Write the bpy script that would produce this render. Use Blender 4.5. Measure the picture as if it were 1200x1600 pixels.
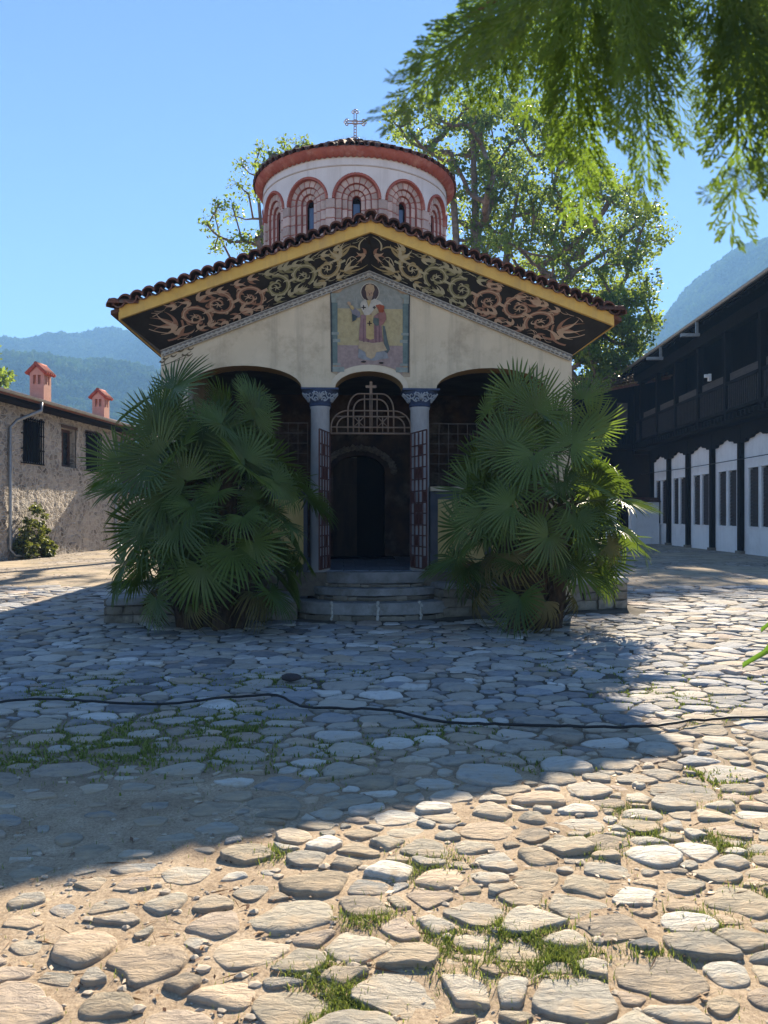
import bpy, bmesh, math, random
import numpy as np
from mathutils import Vector, Matrix, Quaternion, noise as mnoise

R = math.radians
SC = bpy.context.scene
for o in list(bpy.data.objects):
    bpy.data.objects.remove(o)

# ------------------------------------------------------------------ camera
CAMZ = 1.55
cam_d = bpy.data.cameras.new('camera')
cam_d.sensor_width = 36.0
cam_d.lens = 27.0
cam_d.shift_y = 0.0031
cam_d.clip_start = 0.05
cam_d.clip_end = 6000
cam_d.dof.use_dof = True
cam_d.dof.focus_distance = 11.0
cam_d.dof.aperture_fstop = 9.5
cam = bpy.data.objects.new('camera', cam_d)
SC.collection.objects.link(cam)
cam.location = (0, 0, CAMZ)
cam.rotation_euler = (R(90), 0, 0)
SC.camera = cam

# ------------------------------------------------------------------ light
SUN_EL, SUN_AZ = 34.5, 14.5          # azimuth from +Y towards +X
w = bpy.data.worlds.new('World')
SC.world = w
w.use_nodes = True
wn = w.node_tree.nodes
bg = wn['Background']
sky = wn.new('ShaderNodeTexSky')
sky.sky_type = 'NISHITA'
sky.sun_disc = False
sky.sun_elevation = R(SUN_EL)
sky.sun_rotation = R(SUN_AZ)
sky.altitude = 2500
sky.air_density = 1.0
sky.dust_density = 0.0
sky.ozone_density = 4.5
w.node_tree.links.new(sky.outputs[0], bg.inputs[0])
bg.inputs[1].default_value = 0.058
sd = bpy.data.lights.new('sun', 'SUN')
sd.energy = 5.0
sd.angle = R(0.55)
sd.color = (1.0, 0.87, 0.68)
sun = bpy.data.objects.new('sun', sd)
SC.collection.objects.link(sun)
ce = math.cos(R(SUN_EL))
SUNDIR = Vector((math.sin(R(SUN_AZ)) * ce, math.cos(R(SUN_AZ)) * ce, math.sin(R(SUN_EL))))
sun.rotation_euler = (-SUNDIR).to_track_quat('-Z', 'Y').to_euler()
sun.location = SUNDIR * 60
SC.view_settings.view_transform = 'Standard'
SC.view_settings.look = 'None'
SC.view_settings.gamma = 1.0
SC.view_settings.use_curve_mapping = False
SC.view_settings.exposure = 1.86
SC.cycles.max_bounces = 8
SC.cycles.transparent_max_bounces = 6
SC.cycles.volume_bounces = 1
SC.cycles.volume_max_steps = 64
HAZE_D = 0.00064

# ------------------------------------------------------------------ helpers
COL = SC.collection
rng = random.Random(7)

def px(x, y, Y):
    """photograph pixel -> world point at depth Y"""
    return Vector(((x - 600) / 1200 * Y, Y, CAMZ + (805 - y) / 1200 * Y))

def pg(x, y):
    """photograph pixel -> point on flat ground"""
    Y = CAMZ * 1200 / (y - 805)
    return Vector(((x - 600) / 1200 * Y, Y, 0))

def tag(o, label=None, cat=None, group=None, kind=None):
    if label: o['label'] = label
    if cat: o['category'] = cat
    if group: o['group'] = group
    if kind: o['kind'] = kind
    return o

def empty(name, loc=(0, 0, 0), rz=0.0, label=None, cat=None, group=None, parent=None):
    o = bpy.data.objects.new(name, None)
    COL.objects.link(o)
    o.location = loc
    o.rotation_euler = (0, 0, rz)
    o.empty_display_size = 0.2
    if parent: o.parent = parent
    return tag(o, label, cat, group)

def link(name, me, parent=None, loc=None, rot=None, scale=None):
    o = bpy.data.objects.new(name, me)
    COL.objects.link(o)
    if parent: o.parent = parent
    if loc is not None: o.location = loc
    if rot is not None: o.rotation_euler = rot
    if scale is not None: o.scale = scale
    return o

class MB:
    """collects geometry, builds one mesh"""
    def __init__(s):
        s.v = []; s.f = []; s.m = []; s.cur = 0
    def add(s, vs, fs):
        b = len(s.v)
        s.v.extend([tuple(p) for p in vs])
        s.f.extend([tuple(i + b for i in f) for f in fs])
        s.m.extend([s.cur] * len(fs))
    def box(s, x0, x1, y0, y1, z0, z1, M=None):
        vs = [Vector(p) for p in ((x0, y0, z0), (x1, y0, z0), (x1, y1, z0), (x0, y1, z0), (x0, y0, z1), (x1, y0, z1), (x1, y1, z1), (x0, y1, z1))]
        if M is not None: vs = [M @ v for v in vs]
        s.add(vs, [(3, 2, 1, 0), (4, 5, 6, 7), (0, 1, 5, 4), (1, 2, 6, 5), (2, 3, 7, 6), (3, 0, 4, 7)])
    def bar(s, a, b, wd, ht=None, up=(0, 0, 1)):
        """rectangular bar from a to b"""
        ht = ht or wd
        a = Vector(a); b = Vector(b); d = (b - a).normalized(); up = Vector(up)
        if abs(d.dot(up)) > .98: up = Vector((0, 1, 0))
        sx = d.cross(up).normalized() * wd / 2; sz = sx.cross(d).normalized() * ht / 2
        vs = [a - sx - sz, a + sx - sz, a + sx + sz, a - sx + sz, b - sx - sz, b + sx - sz, b + sx + sz, b - sx + sz]
        s.add(vs, [(3, 2, 1, 0), (4, 5, 6, 7), (0, 1, 5, 4), (1, 2, 6, 5), (2, 3, 7, 6), (3, 0, 4, 7)])
    def tube(s, pts, rad, n=8, cap=True):
        pts = [Vector(p) for p in pts]
        k = len(pts)
        rad = [rad] * k if not hasattr(rad, '__len__') else rad
        vs = []; fs = []
        pu = None
        for i, p in enumerate(pts):
            d = (pts[min(i + 1, k - 1)] - pts[max(i - 1, 0)]).normalized()
            if pu is None:
                pu = Vector((0, 0, 1)) if abs(d.z) < .9 else Vector((1, 0, 0))
            sx = d.cross(pu).normalized(); sy = sx.cross(d).normalized(); pu = sy
            for j in range(n):
                a = 2 * math.pi * j / n
                vs.append(p + (sx * math.cos(a) + sy * math.sin(a)) * rad[i])
        for i in range(k - 1):
            for j in range(n):
                j2 = (j + 1) % n
                fs.append((i * n + j, i * n + j2, (i + 1) * n + j2, (i + 1) * n + j))
        if cap:
            fs.append(tuple(range(n))[::-1]); fs.append(tuple((k - 1) * n + j for j in range(n)))
        s.add(vs, fs)
    def lathe(s, prof, n=24, c=(0, 0, 0), a0=0.0, a1=2 * math.pi):
        full = abs(a1 - a0 - 2 * math.pi) < 1e-6
        m = n if full else n + 1
        vs = []; fs = []
        for (r, z) in prof:
            for j in range(m):
                a = a0 + (a1 - a0) * j / n
                vs.append((c[0] + r * math.cos(a), c[1] + r * math.sin(a), c[2] + z))
        for i in range(len(prof) - 1):
            for j in range(n):
                j2 = (j + 1) % m
                fs.append((i * m + j, i * m + j2, (i + 1) * m + j2, (i + 1) * m + j))
        s.add(vs, fs)
    def ico(s, c, r, sub=1, sc=(1, 1, 1), jit=0.0, rg=rng):
        bm = bmesh.new(); bmesh.ops.create_icosphere(bm, subdivisions=sub, radius=1)
        vs = []
        for v in bm.verts:
            k = 1 + rg.uniform(-jit, jit)
            vs.append((c[0] + v.co.x * r * sc[0] * k, c[1] + v.co.y * r * sc[1] * k, c[2] + v.co.z * r * sc[2] * k))
        bm.verts.index_update()
        s.add(vs, [tuple(v.index for v in f.verts) for f in bm.faces]); bm.free()
    def prism(s, poly, f0, f1):
        """poly of 2D points; f0/f1 map (a,b)->3D on the two ends; concave ok"""
        n = len(poly)
        vs = [f0(*p) for p in poly] + [f1(*p) for p in poly]
        s.add(vs, [tuple(range(n)), tuple(range(2 * n - 1, n - 1, -1))] + [(i, i + n, (i + 1) % n + n, (i + 1) % n) for i in range(n)])
    def mesh(s, name, mats, smooth=False, tri=False, bevel=0.0):
        me = bpy.data.meshes.new(name)
        me.from_pydata(s.v, [], s.f)
        for m in (mats if isinstance(mats, (list, tuple)) else [mats]): me.materials.append(m)
        if any(s.m): me.polygons.foreach_set('material_index', s.m)
        bm = bmesh.new(); bm.from_mesh(me)
        if bevel: bmesh.ops.bevel(bm, geom=bm.edges[:], offset=bevel, segments=1, affect='EDGES', clamp_overlap=True)
        if tri: bmesh.ops.triangulate(bm, faces=[f for f in bm.faces if len(f.verts) > 4])
        bmesh.ops.recalc_face_normals(bm, faces=bm.faces[:])
        if smooth:
            for f in bm.faces: f.smooth = True
        bm.to_mesh(me); bm.free()
        if smooth and smooth is not True:
            me.set_sharp_from_angle(angle=R(smooth))
        me.update()
        return me
    def build(s, name, mats, parent=None, **k):
        return link(name, s.mesh(name, mats, **k), parent)

def np_mesh(name, V, F, mat, smooth=False, attr=None):
    """V (n,3) float array, F (m,k) int array (k 3 or 4)"""
    me = bpy.data.meshes.new(name)
    n, m, k = len(V), len(F), F.shape[1]
    me.vertices.add(n); me.vertices.foreach_set('co', np.ascontiguousarray(V, np.float32).ravel())
    me.loops.add(m * k); me.loops.foreach_set('vertex_index', np.ascontiguousarray(F, np.int32).ravel())
    me.polygons.add(m)
    me.polygons.foreach_set('loop_start', np.arange(0, m * k, k, dtype=np.int32))
    me.polygons.foreach_set('loop_total', np.full(m, k, np.int32))
    if smooth: me.polygons.foreach_set('use_smooth', np.ones(m, bool))
    me.materials.append(mat)
    if attr is not None:
        a = me.attributes.new('tint', 'FLOAT_COLOR', 'POINT')
        a.data.foreach_set('color', np.ascontiguousarray(attr, np.float32).ravel())
    me.update(calc_edges=True); me.validate()
    return me

# ------------------------------------------------------------------ materials
def nodes(name):
    m = bpy.data.materials.new(name); m.use_nodes = True
    nt = m.node_tree
    return m, nt.nodes, nt.links, nt.nodes['Principled BSDF']

def ramp(N, stops):
    r = N.new('ShaderNodeValToRGB')
    el = r.color_ramp.elements
    while len(el) < len(stops): el.new(0.5)
    for e, (p, c) in zip(el, stops):
        e.position = p; e.color = (*c, 1)
    return r

def mat(name, col, col2=None, rough=0.8, scale=4.0, detail=8, bump=0.0, bscale=25.0, metal=0.0, lo=.35, hi=.65, spec=0.3, dirt=None, dscale=1.3, stretch=None, bdist=0.02, streak=None, rand=0.0):
    m, N, L, P = nodes(name)
    P.inputs['Roughness'].default_value = rough
    P.inputs['Metallic'].default_value = metal
    P.inputs['Specular IOR Level'].default_value = spec
    tc = N.new('ShaderNodeTexCoord'); vec = tc.outputs['Object']
    if stretch:
        mp = N.new('ShaderNodeMapping'); mp.inputs['Scale'].default_value = stretch
        L.new(vec, mp.inputs[0]); vec = mp.outputs[0]
    nz = N.new('ShaderNodeTexNoise'); nz.inputs['Scale'].default_value = scale; nz.inputs['Detail'].default_value = detail
    nz.inputs['Roughness'].default_value = .62
    L.new(vec, nz.inputs['Vector'])
    c2 = col2 or tuple(c * .8 for c in col)
    rp = ramp(N, [(lo, c2), (hi, col)])
    L.new(nz.outputs[0], rp.inputs[0])
    out = rp.outputs[0]
    if dirt:
        n2 = N.new('ShaderNodeTexNoise'); n2.inputs['Scale'].default_value = dscale; n2.inputs['Detail'].default_value = 9
        n2.inputs['Roughness'].default_value = .7
        L.new(vec, n2.inputs['Vector'])
        r2 = ramp(N, [(.5, (0, 0, 0)), (.68, (1, 1, 1))]); L.new(n2.outputs[0], r2.inputs[0])
        mx = N.new('ShaderNodeMix'); mx.data_type = 'RGBA'
        L.new(r2.outputs[0], mx.inputs[0]); L.new(out, mx.inputs[6]); mx.inputs[7].default_value = (*dirt, 1)
        out = mx.outputs[2]
    if streak:
        mp2 = N.new('ShaderNodeMapping'); mp2.inputs['Scale'].default_value = (5, 5, .28); L.new(tc.outputs['Object'], mp2.inputs[0])
        n4 = N.new('ShaderNodeTexNoise'); n4.inputs['Scale'].default_value = 1.0; n4.inputs['Detail'].default_value = 9; n4.inputs['Roughness'].default_value = .7
        L.new(mp2.outputs[0], n4.inputs['Vector'])
        r4 = ramp(N, [(.50, (0, 0, 0)), (.74, (.75, .75, .75))]); L.new(n4.outputs[0], r4.inputs[0])
        m4 = N.new('ShaderNodeMix'); m4.data_type = 'RGBA'; L.new(r4.outputs[0], m4.inputs[0]); L.new(out, m4.inputs[6]); m4.inputs[7].default_value = (*streak, 1)
        out = m4.outputs[2]
    if rand:
        oi = N.new('ShaderNodeObjectInfo'); mr = N.new('ShaderNodeMapRange'); mr.inputs[3].default_value = 1 - rand; mr.inputs[4].default_value = 1 + rand
        L.new(oi.outputs['Random'], mr.inputs[0])
        m5 = N.new('ShaderNodeVectorMath'); m5.operation = 'SCALE'; L.new(out, m5.inputs[0]); L.new(mr.outputs[0], m5.inputs['Scale']); out = m5.outputs[0]
    L.new(out, P.inputs['Base Color'])
    if bump:
        nb = N.new('ShaderNodeTexNoise'); nb.inputs['Scale'].default_value = bscale; nb.inputs['Detail'].default_value = 8
        nb.inputs['Roughness'].default_value = .65
        L.new(vec, nb.inputs['Vector'])
        b = N.new('ShaderNodeBump'); b.inputs['Strength'].default_value = bump; b.inputs['Distance'].default_value = bdist
        L.new(nb.outputs[0], b.inputs['Height']); L.new(b.outputs[0], P.inputs['Normal'])
    return m

def leaf_mat(name, a, b, trans=(.3, .4, .05), tw=.4, rough=.5, nscale=1.5, spec=.25, useattr=False):
    m, N, L, P = nodes(name)
    P.inputs['Roughness'].default_value = rough; P.inputs['Specular IOR Level'].default_value = spec
    tc = N.new('ShaderNodeTexCoord')
    if useattr:
        at = N.new('ShaderNodeAttribute'); at.attribute_name = 'tint'; fac = at.outputs['Fac']
    else:
        nz = N.new('ShaderNodeTexNoise'); nz.inputs['Scale'].default_value = nscale; nz.inputs['Detail'].default_value = 3
        L.new(tc.outputs['Object'], nz.inputs['Vector'])
        oi = N.new('ShaderNodeObjectInfo')
        ad = N.new('ShaderNodeMath'); ad.operation = 'MULTIPLY_ADD'; ad.inputs[1].default_value = .4
        L.new(oi.outputs['Random'], ad.inputs[0]); L.new(nz.outputs[0], ad.inputs[2])
        sb = N.new('ShaderNodeMath'); sb.operation = 'SUBTRACT'; sb.inputs[1].default_value = .2
        L.new(ad.outputs[0], sb.inputs[0]); fac = sb.outputs[0]
    rp = ramp(N, [(.25, a), (.75, b)]); L.new(fac, rp.inputs[0])
    L.new(rp.outputs[0], P.inputs['Base Color'])
    tr = N.new('ShaderNodeBsdfTranslucent')
    rt = ramp(N, [(.25, tuple(c * .8 for c in trans)), (.75, tuple(min(1, c * 1.25) for c in trans))]); L.new(fac, rt.inputs[0])
    L.new(rt.outputs[0], tr.inputs[0])
    mx = N.new('ShaderNodeMixShader'); mx.inputs[0].default_value = tw
    L.new(P.outputs[0], mx.inputs[1]); L.new(tr.outputs[0], mx.inputs[2])
    L.new(mx.outputs[0], N['Material Output'].inputs[0])
    return m

def flat(name, col, rough=.75):
    return mat(name, col, tuple(c * .78 for c in col), rough, 14, 6, lo=.3, hi=.7)

M = {}
M['plaster'] = mat('facade_plaster', (.60, .505, .37), (.53, .445, .32), .9, 2.2, 9, .18, 45, dirt=(.37, .30, .21), dscale=1.6, streak=(.33, .28, .21))
M['yellow'] = mat('yellow_paint', (.68, .44, .12), (.60, .37, .09), .8, 3, 8, .08, 50, dirt=(.50, .31, .10), dscale=2, streak=(.44, .29, .12))
M['black_paint'] = mat('black_frieze_paint', (.016, .014, .014), (.03, .026, .024), .75, 5, 8, .05, 40)
M['tile'] = mat('clay_tile', (.19, .075, .045), (.075, .035, .028), .85, 9, 8, .25, 60, dirt=(.10, .085, .07), dscale=5, rand=.45)
M['stone'] = mat('plinth_stone', (.27, .235, .185), (.14, .12, .095), .9, 6, 9, .7, 22, dirt=(.10, .09, .07), dscale=3, rand=.35)
M['slab'] = mat('step_slab', (.30, .30, .30), (.19, .19, .19), .8, 5, 9, .3, 30, dirt=(.15, .14, .12), dscale=4, rand=.2)
M['column'] = mat('column_marble', (.42, .42, .43), (.32, .32, .33), .7, 3, 9, .08, 40, stretch=(1, 1, .4), dirt=(.27, .27, .28), dscale=2)
M['iron'] = mat('gate_iron', (.11, .045, .038), (.07, .03, .026), .6, 12, 6, .1, 60)
M['grille'] = mat('grille_iron', (.25, .165, .11), (.18, .12, .085), .6, 12, 6)
M['side_grille'] = mat('side_grille_iron', (.11, .08, .06), (.08, .06, .045), .7, 12, 6)
M['darkwood'] = mat('dark_wood', (.011, .008, .007), (.006, .005, .0045), .8, 6, 8, .3, 30, stretch=(1, 1, .2), spec=.08)
M['white'] = mat('limewash', (.82, .81, .79), (.76, .75, .73), .9, 1.6, 9, .08, 30, dirt=(.66, .65, .63), dscale=.7, streak=(.62, .61, .58))
M['zinc'] = mat('zinc', (.35, .36, .37), (.25, .26, .27), .45, 7, 6, metal=.7)
M['red_trim'] = mat('red_cornice_paint', (.42, .135, .10), (.33, .095, .075), .9, 5, 8, .25, 30, dirt=(.50, .24, .19), dscale=3, streak=(.27, .085, .07), spec=.1)
M['joint'] = mat('red_mortar', (.36, .13, .11), (.28, .09, .075), .9, 8, 6)
M['block'] = mat('drum_block', (.56, .43, .38), (.46, .34, .30), .9, 7, 8, .2, 40, dirt=(.40, .28, .24), dscale=4, rand=.20)
M['dome_white'] = mat('drum_white', (.72, .66, .64), (.64, .58, .56), .9, 2, 8, .12, 30, streak=(.52, .46, .43))
M['glass'] = mat('window_glass', (.10, .14, .22), (.06, .09, .16), .12, 2, 3, spec=.6)
M['blue'] = mat('capital_blue', (.055, .075, .14), (.03, .045, .09), .7, 8, 6)
M['scroll_white'] = mat('capital_scroll', (.42, .46, .52), (.27, .31, .38), .7, 18, 6)
M['floor_tile'] = mat('porch_tile', (.22, .25, .30), (.14, .16, .20), .35, 6, 8, .05, 30, spec=.5, rand=.2)
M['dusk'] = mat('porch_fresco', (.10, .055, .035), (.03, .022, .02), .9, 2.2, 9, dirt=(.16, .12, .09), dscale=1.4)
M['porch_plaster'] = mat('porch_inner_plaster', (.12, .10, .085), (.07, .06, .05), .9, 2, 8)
M['peach'] = mat('chimney_plaster', (.60, .36, .27), (.52, .29, .22), .9, 4, 8, .1, 40)
M['red_tile'] = mat('red_cap_tile', (.42, .11, .075), (.28, .07, .05), .8, 8, 7, .2, 30)
M['cable'] = mat('black_rubber', (.018, .018, .02), (.012, .012, .013), .5, 20, 4)
M['bark'] = mat('tree_bark', (.13, .095, .07), (.055, .042, .033), .9, 5, 9, .6, 18, stretch=(1, 1, .35))
M['plane_bark'] = mat('pale_bark', (.24, .17, .13), (.09, .065, .05), .9, 3, 8, .5, 12)
M['fibre'] = mat('palm_fibre', (.10, .065, .04), (.035, .024, .017), .95, 14, 9, 1.0, 40, stretch=(1, 1, .35))
# ================================================================== GROUND
def smooth(a, b, x):
    t = max(0.0, min(1.0, (x - a) / (b - a))); return t * t * (3 - 2 * t)

def gz(x, y):
    """height of the yard"""
    f = 1 - smooth(15, 17.5, y)
    if x < -9 or x > 9 or y < .6: f = 0
    if f <= 0: return 0.0
    n = mnoise.noise(Vector((x * .55, y * .55, 3.1))) * .022 + mnoise.noise(Vector((x * 2.3, y * 2.3, 7.7))) * .008
    near = 1 - smooth(4, 9, y)
    n += (.35 + .65 * near) * (mnoise.noise(Vector((x * 6, y * 6, 1.3))) * .012 + mnoise.noise(Vector((x * 13, y * 13, 5.3))) * .009)
    e = min(1, (9 - abs(x)) / .8, (y - .6) / .4)
    return f * n * max(0, e) - .010 * f

xs = [-1280, -400, -120, -60, -30, -16, -11] + [round(-9 + i * .1, 3) for i in range(181)] + [11, 16, 30, 60, 120, 400, 1280]
ys = [-56, -15, -5, -1] + [round(.4 + i * .09, 3) for i in range(196)] + [20, 26, 34, 45, 60, 120, 400, 1320]
V = []; 
for y in ys:
    for x in xs: V.append((x, y, gz(x, y)))
nx = len(xs); F = []
for j in range(len(ys) - 1):
    for i in range(nx - 1): F.append((j * nx + i, j * nx + i + 1, (j + 1) * nx + i + 1, (j + 1) * nx + i))

def ground_mat():
    m, N, L, P = nodes('yard_dirt')
    P.inputs['Roughness'].default_value = .95; P.inputs['Specular IOR Level'].default_value = .1
    tc = N.new('ShaderNodeTexCoord'); ob = tc.outputs['Object']
    def nz(s, d=8, r=.6):
        n = N.new('ShaderNodeTexNoise'); n.inputs['Scale'].default_value = s; n.inputs['Detail'].default_value = d; n.inputs['Roughness'].default_value = r
        L.new(ob, n.inputs['Vector']); return n
    n1 = nz(2.0, 10, .7); r1 = ramp(N, [(.3, (.25, .185, .125)), (.48, (.40, .31, .215)), (.7, (.52, .42, .305))]); L.new(n1.outputs[0], r1.inputs[0])
    n2 = nz(70, 4, .8); r2 = ramp(N, [(.35, (.45, .42, .4)), (.6, (1.1, 1.1, 1.1))]); L.new(n2.outputs[0], r2.inputs[0])
    mu = N.new('ShaderNodeMix'); mu.data_type = 'RGBA'; mu.blend_type = 'MULTIPLY'; mu.inputs[0].default_value = .75
    L.new(r1.outputs[0], mu.inputs[6]); L.new(r2.outputs[0], mu.inputs[7])
    # grey soil away from the sandy front of the yard
    gy = nz(1.1, 8, .65); rg = ramp(N, [(.35, (.065, .060, .050)), (.65, (.16, .14, .115))]); L.new(gy.outputs[0], rg.inputs[0])
    sx = N.new('ShaderNodeSeparateXYZ'); L.new(ob, sx.inputs[0])
    mr = N.new('ShaderNodeMapRange'); mr.inputs[1].default_value = 4.2; mr.inputs[2].default_value = 6.5
    wob = nz(.8, 5); ad = N.new('ShaderNodeMath'); ad.operation = 'MULTIPLY_ADD'; ad.inputs[1].default_value = 3.0; 
    L.new(wob.outputs[0], ad.inputs[0]); L.new(sx.outputs[1], ad.inputs[2])
    sb = N.new('ShaderNodeMath'); sb.operation = 'SUBTRACT'; sb.inputs[1].default_value = 1.5; L.new(ad.outputs[0], sb.inputs[0])
    L.new(sb.outputs[0], mr.inputs[0])
    m2 = N.new('ShaderNodeMix'); m2.data_type = 'RGBA'; L.new(mr.outputs[0], m2.inputs[0]); L.new(mu.outputs[2], m2.inputs[6]); L.new(rg.outputs[0], m2.inputs[7])
    # far paving, too small to build
    mp = N.new('ShaderNodeMapping'); mp.inputs['Scale'].default_value = (1, 1, .001); L.new(ob, mp.inputs[0])
    vo = N.new('ShaderNodeTexVoronoi'); vo.feature = 'F1'; vo.inputs['Scale'].default_value = 3.2; L.new(mp.outputs[0], vo.inputs['Vector'])
    ve = N.new('ShaderNodeTexVoronoi'); ve.feature = 'DISTANCE_TO_EDGE'; ve.inputs['Scale'].default_value = 3.2; L.new(mp.outputs[0], ve.inputs['Vector'])
    rv = ramp(N, [(0, (.22, .19, .16)), (.5, (.34, .30, .26)), (1, (.44, .39, .34))]); L.new(vo.outputs['Color'], rv.inputs[0])
    re = ramp(N, [(.02, (0, 0, 0)), (.09, (1, 1, 1))]); L.new(ve.outputs['Distance'], re.inputs[0])
    m3 = N.new('ShaderNodeMix'); m3.data_type = 'RGBA'; L.new(re.outputs[0], m3.inputs[0]); m3.inputs[6].default_value = (.16, .13, .10, 1); L.new(rv.outputs[0], m3.inputs[7])
    mr2 = N.new('ShaderNodeMapRange'); mr2.inputs[1].default_value = 15; mr2.inputs[2].default_value = 17; L.new(sx.outputs[1], mr2.inputs[0])
    pt = nz(.35, 6); rp = ramp(N, [(.42, (1, 1, 1)), (.56, (.15, .15, .15))]); L.new(pt.outputs[0], rp.inputs[0])
    mm = N.new('ShaderNodeMath'); mm.operation = 'MULTIPLY'; L.new(mr2.outputs[0], mm.inputs[0]); L.new(rp.outputs[0], mm.inputs[1])
    far = N.new('ShaderNodeMix'); far.data_type = 'RGBA'; L.new(mr2.outputs[0], far.inputs[0]); L.new(m2.outputs[2], far.inputs[6])
    gs = ramp(N, [(.4, (.46, .37, .27)), (.62, (.28, .24, .17))]); L.new(gy.outputs[0], gs.inputs[0]); L.new(gs.outputs[0], far.inputs[7])
    fin = N.new('ShaderNodeMix'); fin.data_type = 'RGBA'; L.new(mm.outputs[0], fin.inputs[0]); L.new(far.outputs[2], fin.inputs[6]); L.new(m3.outputs[2], fin.inputs[7])
    L.new(fin.outputs[2], P.inputs['Base Color'])
    b = N.new('ShaderNodeBump'); b.inputs['Strength'].default_value = .7; b.inputs['Distance'].default_value = .012
    h = nz(45, 8, .75); L.new(h.outputs[0], b.inputs['Height'])
    b2 = N.new('ShaderNodeBump'); b2.inputs['Strength'].default_value = .8; b2.inputs['Distance'].default_value = .04
    mh = N.new('ShaderNodeMath'); mh.operation = 'MULTIPLY'; L.new(re.outputs[0], mh.inputs[0]); L.new(mm.outputs[0], mh.inputs[1])
    L.new(mh.outputs[0], b2.inputs['Height']); L.new(b.outputs[0], b2.inputs['Normal']); L.new(b2.outputs[0], P.inputs['Normal'])
    return m
gme = np_mesh('courtyard_ground', np.array(V), np.array(F), ground_mat(), smooth=True)
ground = tag(link('courtyard_ground', gme), 'dusty cobbled monastery courtyard ground', kind='structure')

# ------------------------------------------------------------------ stones
def stone_mat():
    m, N, L, P = nodes('cobble_stone')
    P.inputs['Roughness'].default_value = .85; P.inputs['Specular IOR Level'].default_value = .25
    tc = N.new('ShaderNodeTexCoord'); ob = tc.outputs['Object']
    at = N.new('ShaderNodeAttribute'); at.attribute_name = 'tint'
    n1 = N.new('ShaderNodeTexNoise'); n1.inputs['Scale'].default_value = 9; n1.inputs['Detail'].default_value = 10; n1.inputs['Roughness'].default_value = .7
    L.new(ob, n1.inputs['Vector'])
    r1 = ramp(N, [(.28, (.55, .53, .51)), (.45, (.92, .91, .90)), (.6, (1.02, 1.01, 1)), (.75, (1.2, 1.17, 1.12))]); L.new(n1.outputs[0], r1.inputs[0])
    mu = N.new('ShaderNodeMix'); mu.data_type = 'RGBA'; mu.blend_type = 'MULTIPLY'; mu.inputs[0].default_value = 1
    L.new(at.outputs['Color'], mu.inputs[6]); L.new(r1.outputs[0], mu.inputs[7])
    # sand lying in the hollows of the stone
    n2 = N.new('ShaderNodeTexNoise'); n2.inputs['Scale'].default_value = 4.5; n2.inputs['Detail'].default_value = 9; n2.inputs['Roughness'].default_value = .72
    L.new(ob, n2.inputs['Vector'])
    r2 = ramp(N, [(.46, (0, 0, 0)), (.66, (1, 1, 1))]); L.new(n2.outputs[0], r2.inputs[0])
    am = N.new('ShaderNodeMath'); am.operation = 'MULTIPLY'; L.new(r2.outputs[0], am.inputs[0]); L.new(at.outputs['Alpha'], am.inputs[1])
    mx = N.new('ShaderNodeMix'); mx.data_type = 'RGBA'; L.new(am.outputs[0], mx.inputs[0]); L.new(mu.outputs[2], mx.inputs[6]); mx.inputs[7].default_value = (.44, .34, .23, 1)
    L.new(mx.outputs[2], P.inputs['Base Color'])
    # layered, pitted relief
    mp = N.new('ShaderNodeMapping'); mp.inputs['Scale'].default_value = (1, 2.6, 3.0); mp.inputs['Rotation'].default_value = (0, 0, .5); L.new(ob, mp.inputs[0])
    n3 = N.new('ShaderNodeTexNoise'); n3.inputs['Scale'].default_value = 11; n3.inputs['Detail'].default_value = 10; n3.inputs['Roughness'].default_value = .68
    n3.inputs['Distortion'].default_value = .6
    L.new(mp.outputs[0], n3.inputs['Vector'])
    b = N.new('ShaderNodeBump'); b.inputs['Strength'].default_value = 1.0; b.inputs['Distance'].default_value = .032
    L.new(n3.outputs[0], b.inputs['Height']); L.new(b.outputs[0], P.inputs['Normal'])
    return m
SM = stone_mat()

def clip(poly, p, n):
    out = []
    k = len(poly)
    for i in range(k):
        a = poly[i]; b = poly[(i + 1) % k]
        da = (a[0] - p[0]) * n[0] + (a[1] - p[1]) * n[1]
        db = (b[0] - p[0]) * n[0] + (b[1] - p[1]) * n[1]
        if da <= 0: out.append(a)
        if (da < 0) != (db < 0) and abs(da - db) > 1e-9:
            t = da / (da - db); out.append((a[0] + (b[0] - a[0]) * t, a[1] + (b[1] - a[1]) * t))
    return out

def chaikin(p, k):
    q = []
    n = len(p)
    for i in range(n):
        a = p[i]; b = p[(i + 1) % n]
        q.append((a[0] + (b[0] - a[0]) * k, a[1] + (b[1] - a[1]) * k)); q.append((b[0] + (a[0] - b[0]) * k, b[1] + (a[1] - b[1]) * k))
    return q

def resample(p, n):
    k = len(p); d = [math.dist(p[i], p[(i + 1) % k]) for i in range(k)]; T = sum(d); out = []; i = 0; acc = 0
    for j in range(n):
        t = T * j / n
        while acc + d[i] < t: acc += d[i]; i += 1
        f = (t - acc) / max(d[i], 1e-6); a = p[i]; b = p[(i + 1) % k]
        out.append((a[0] + (b[0] - a[0]) * f, a[1] + (b[1] - a[1]) * f))
    return out

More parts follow.
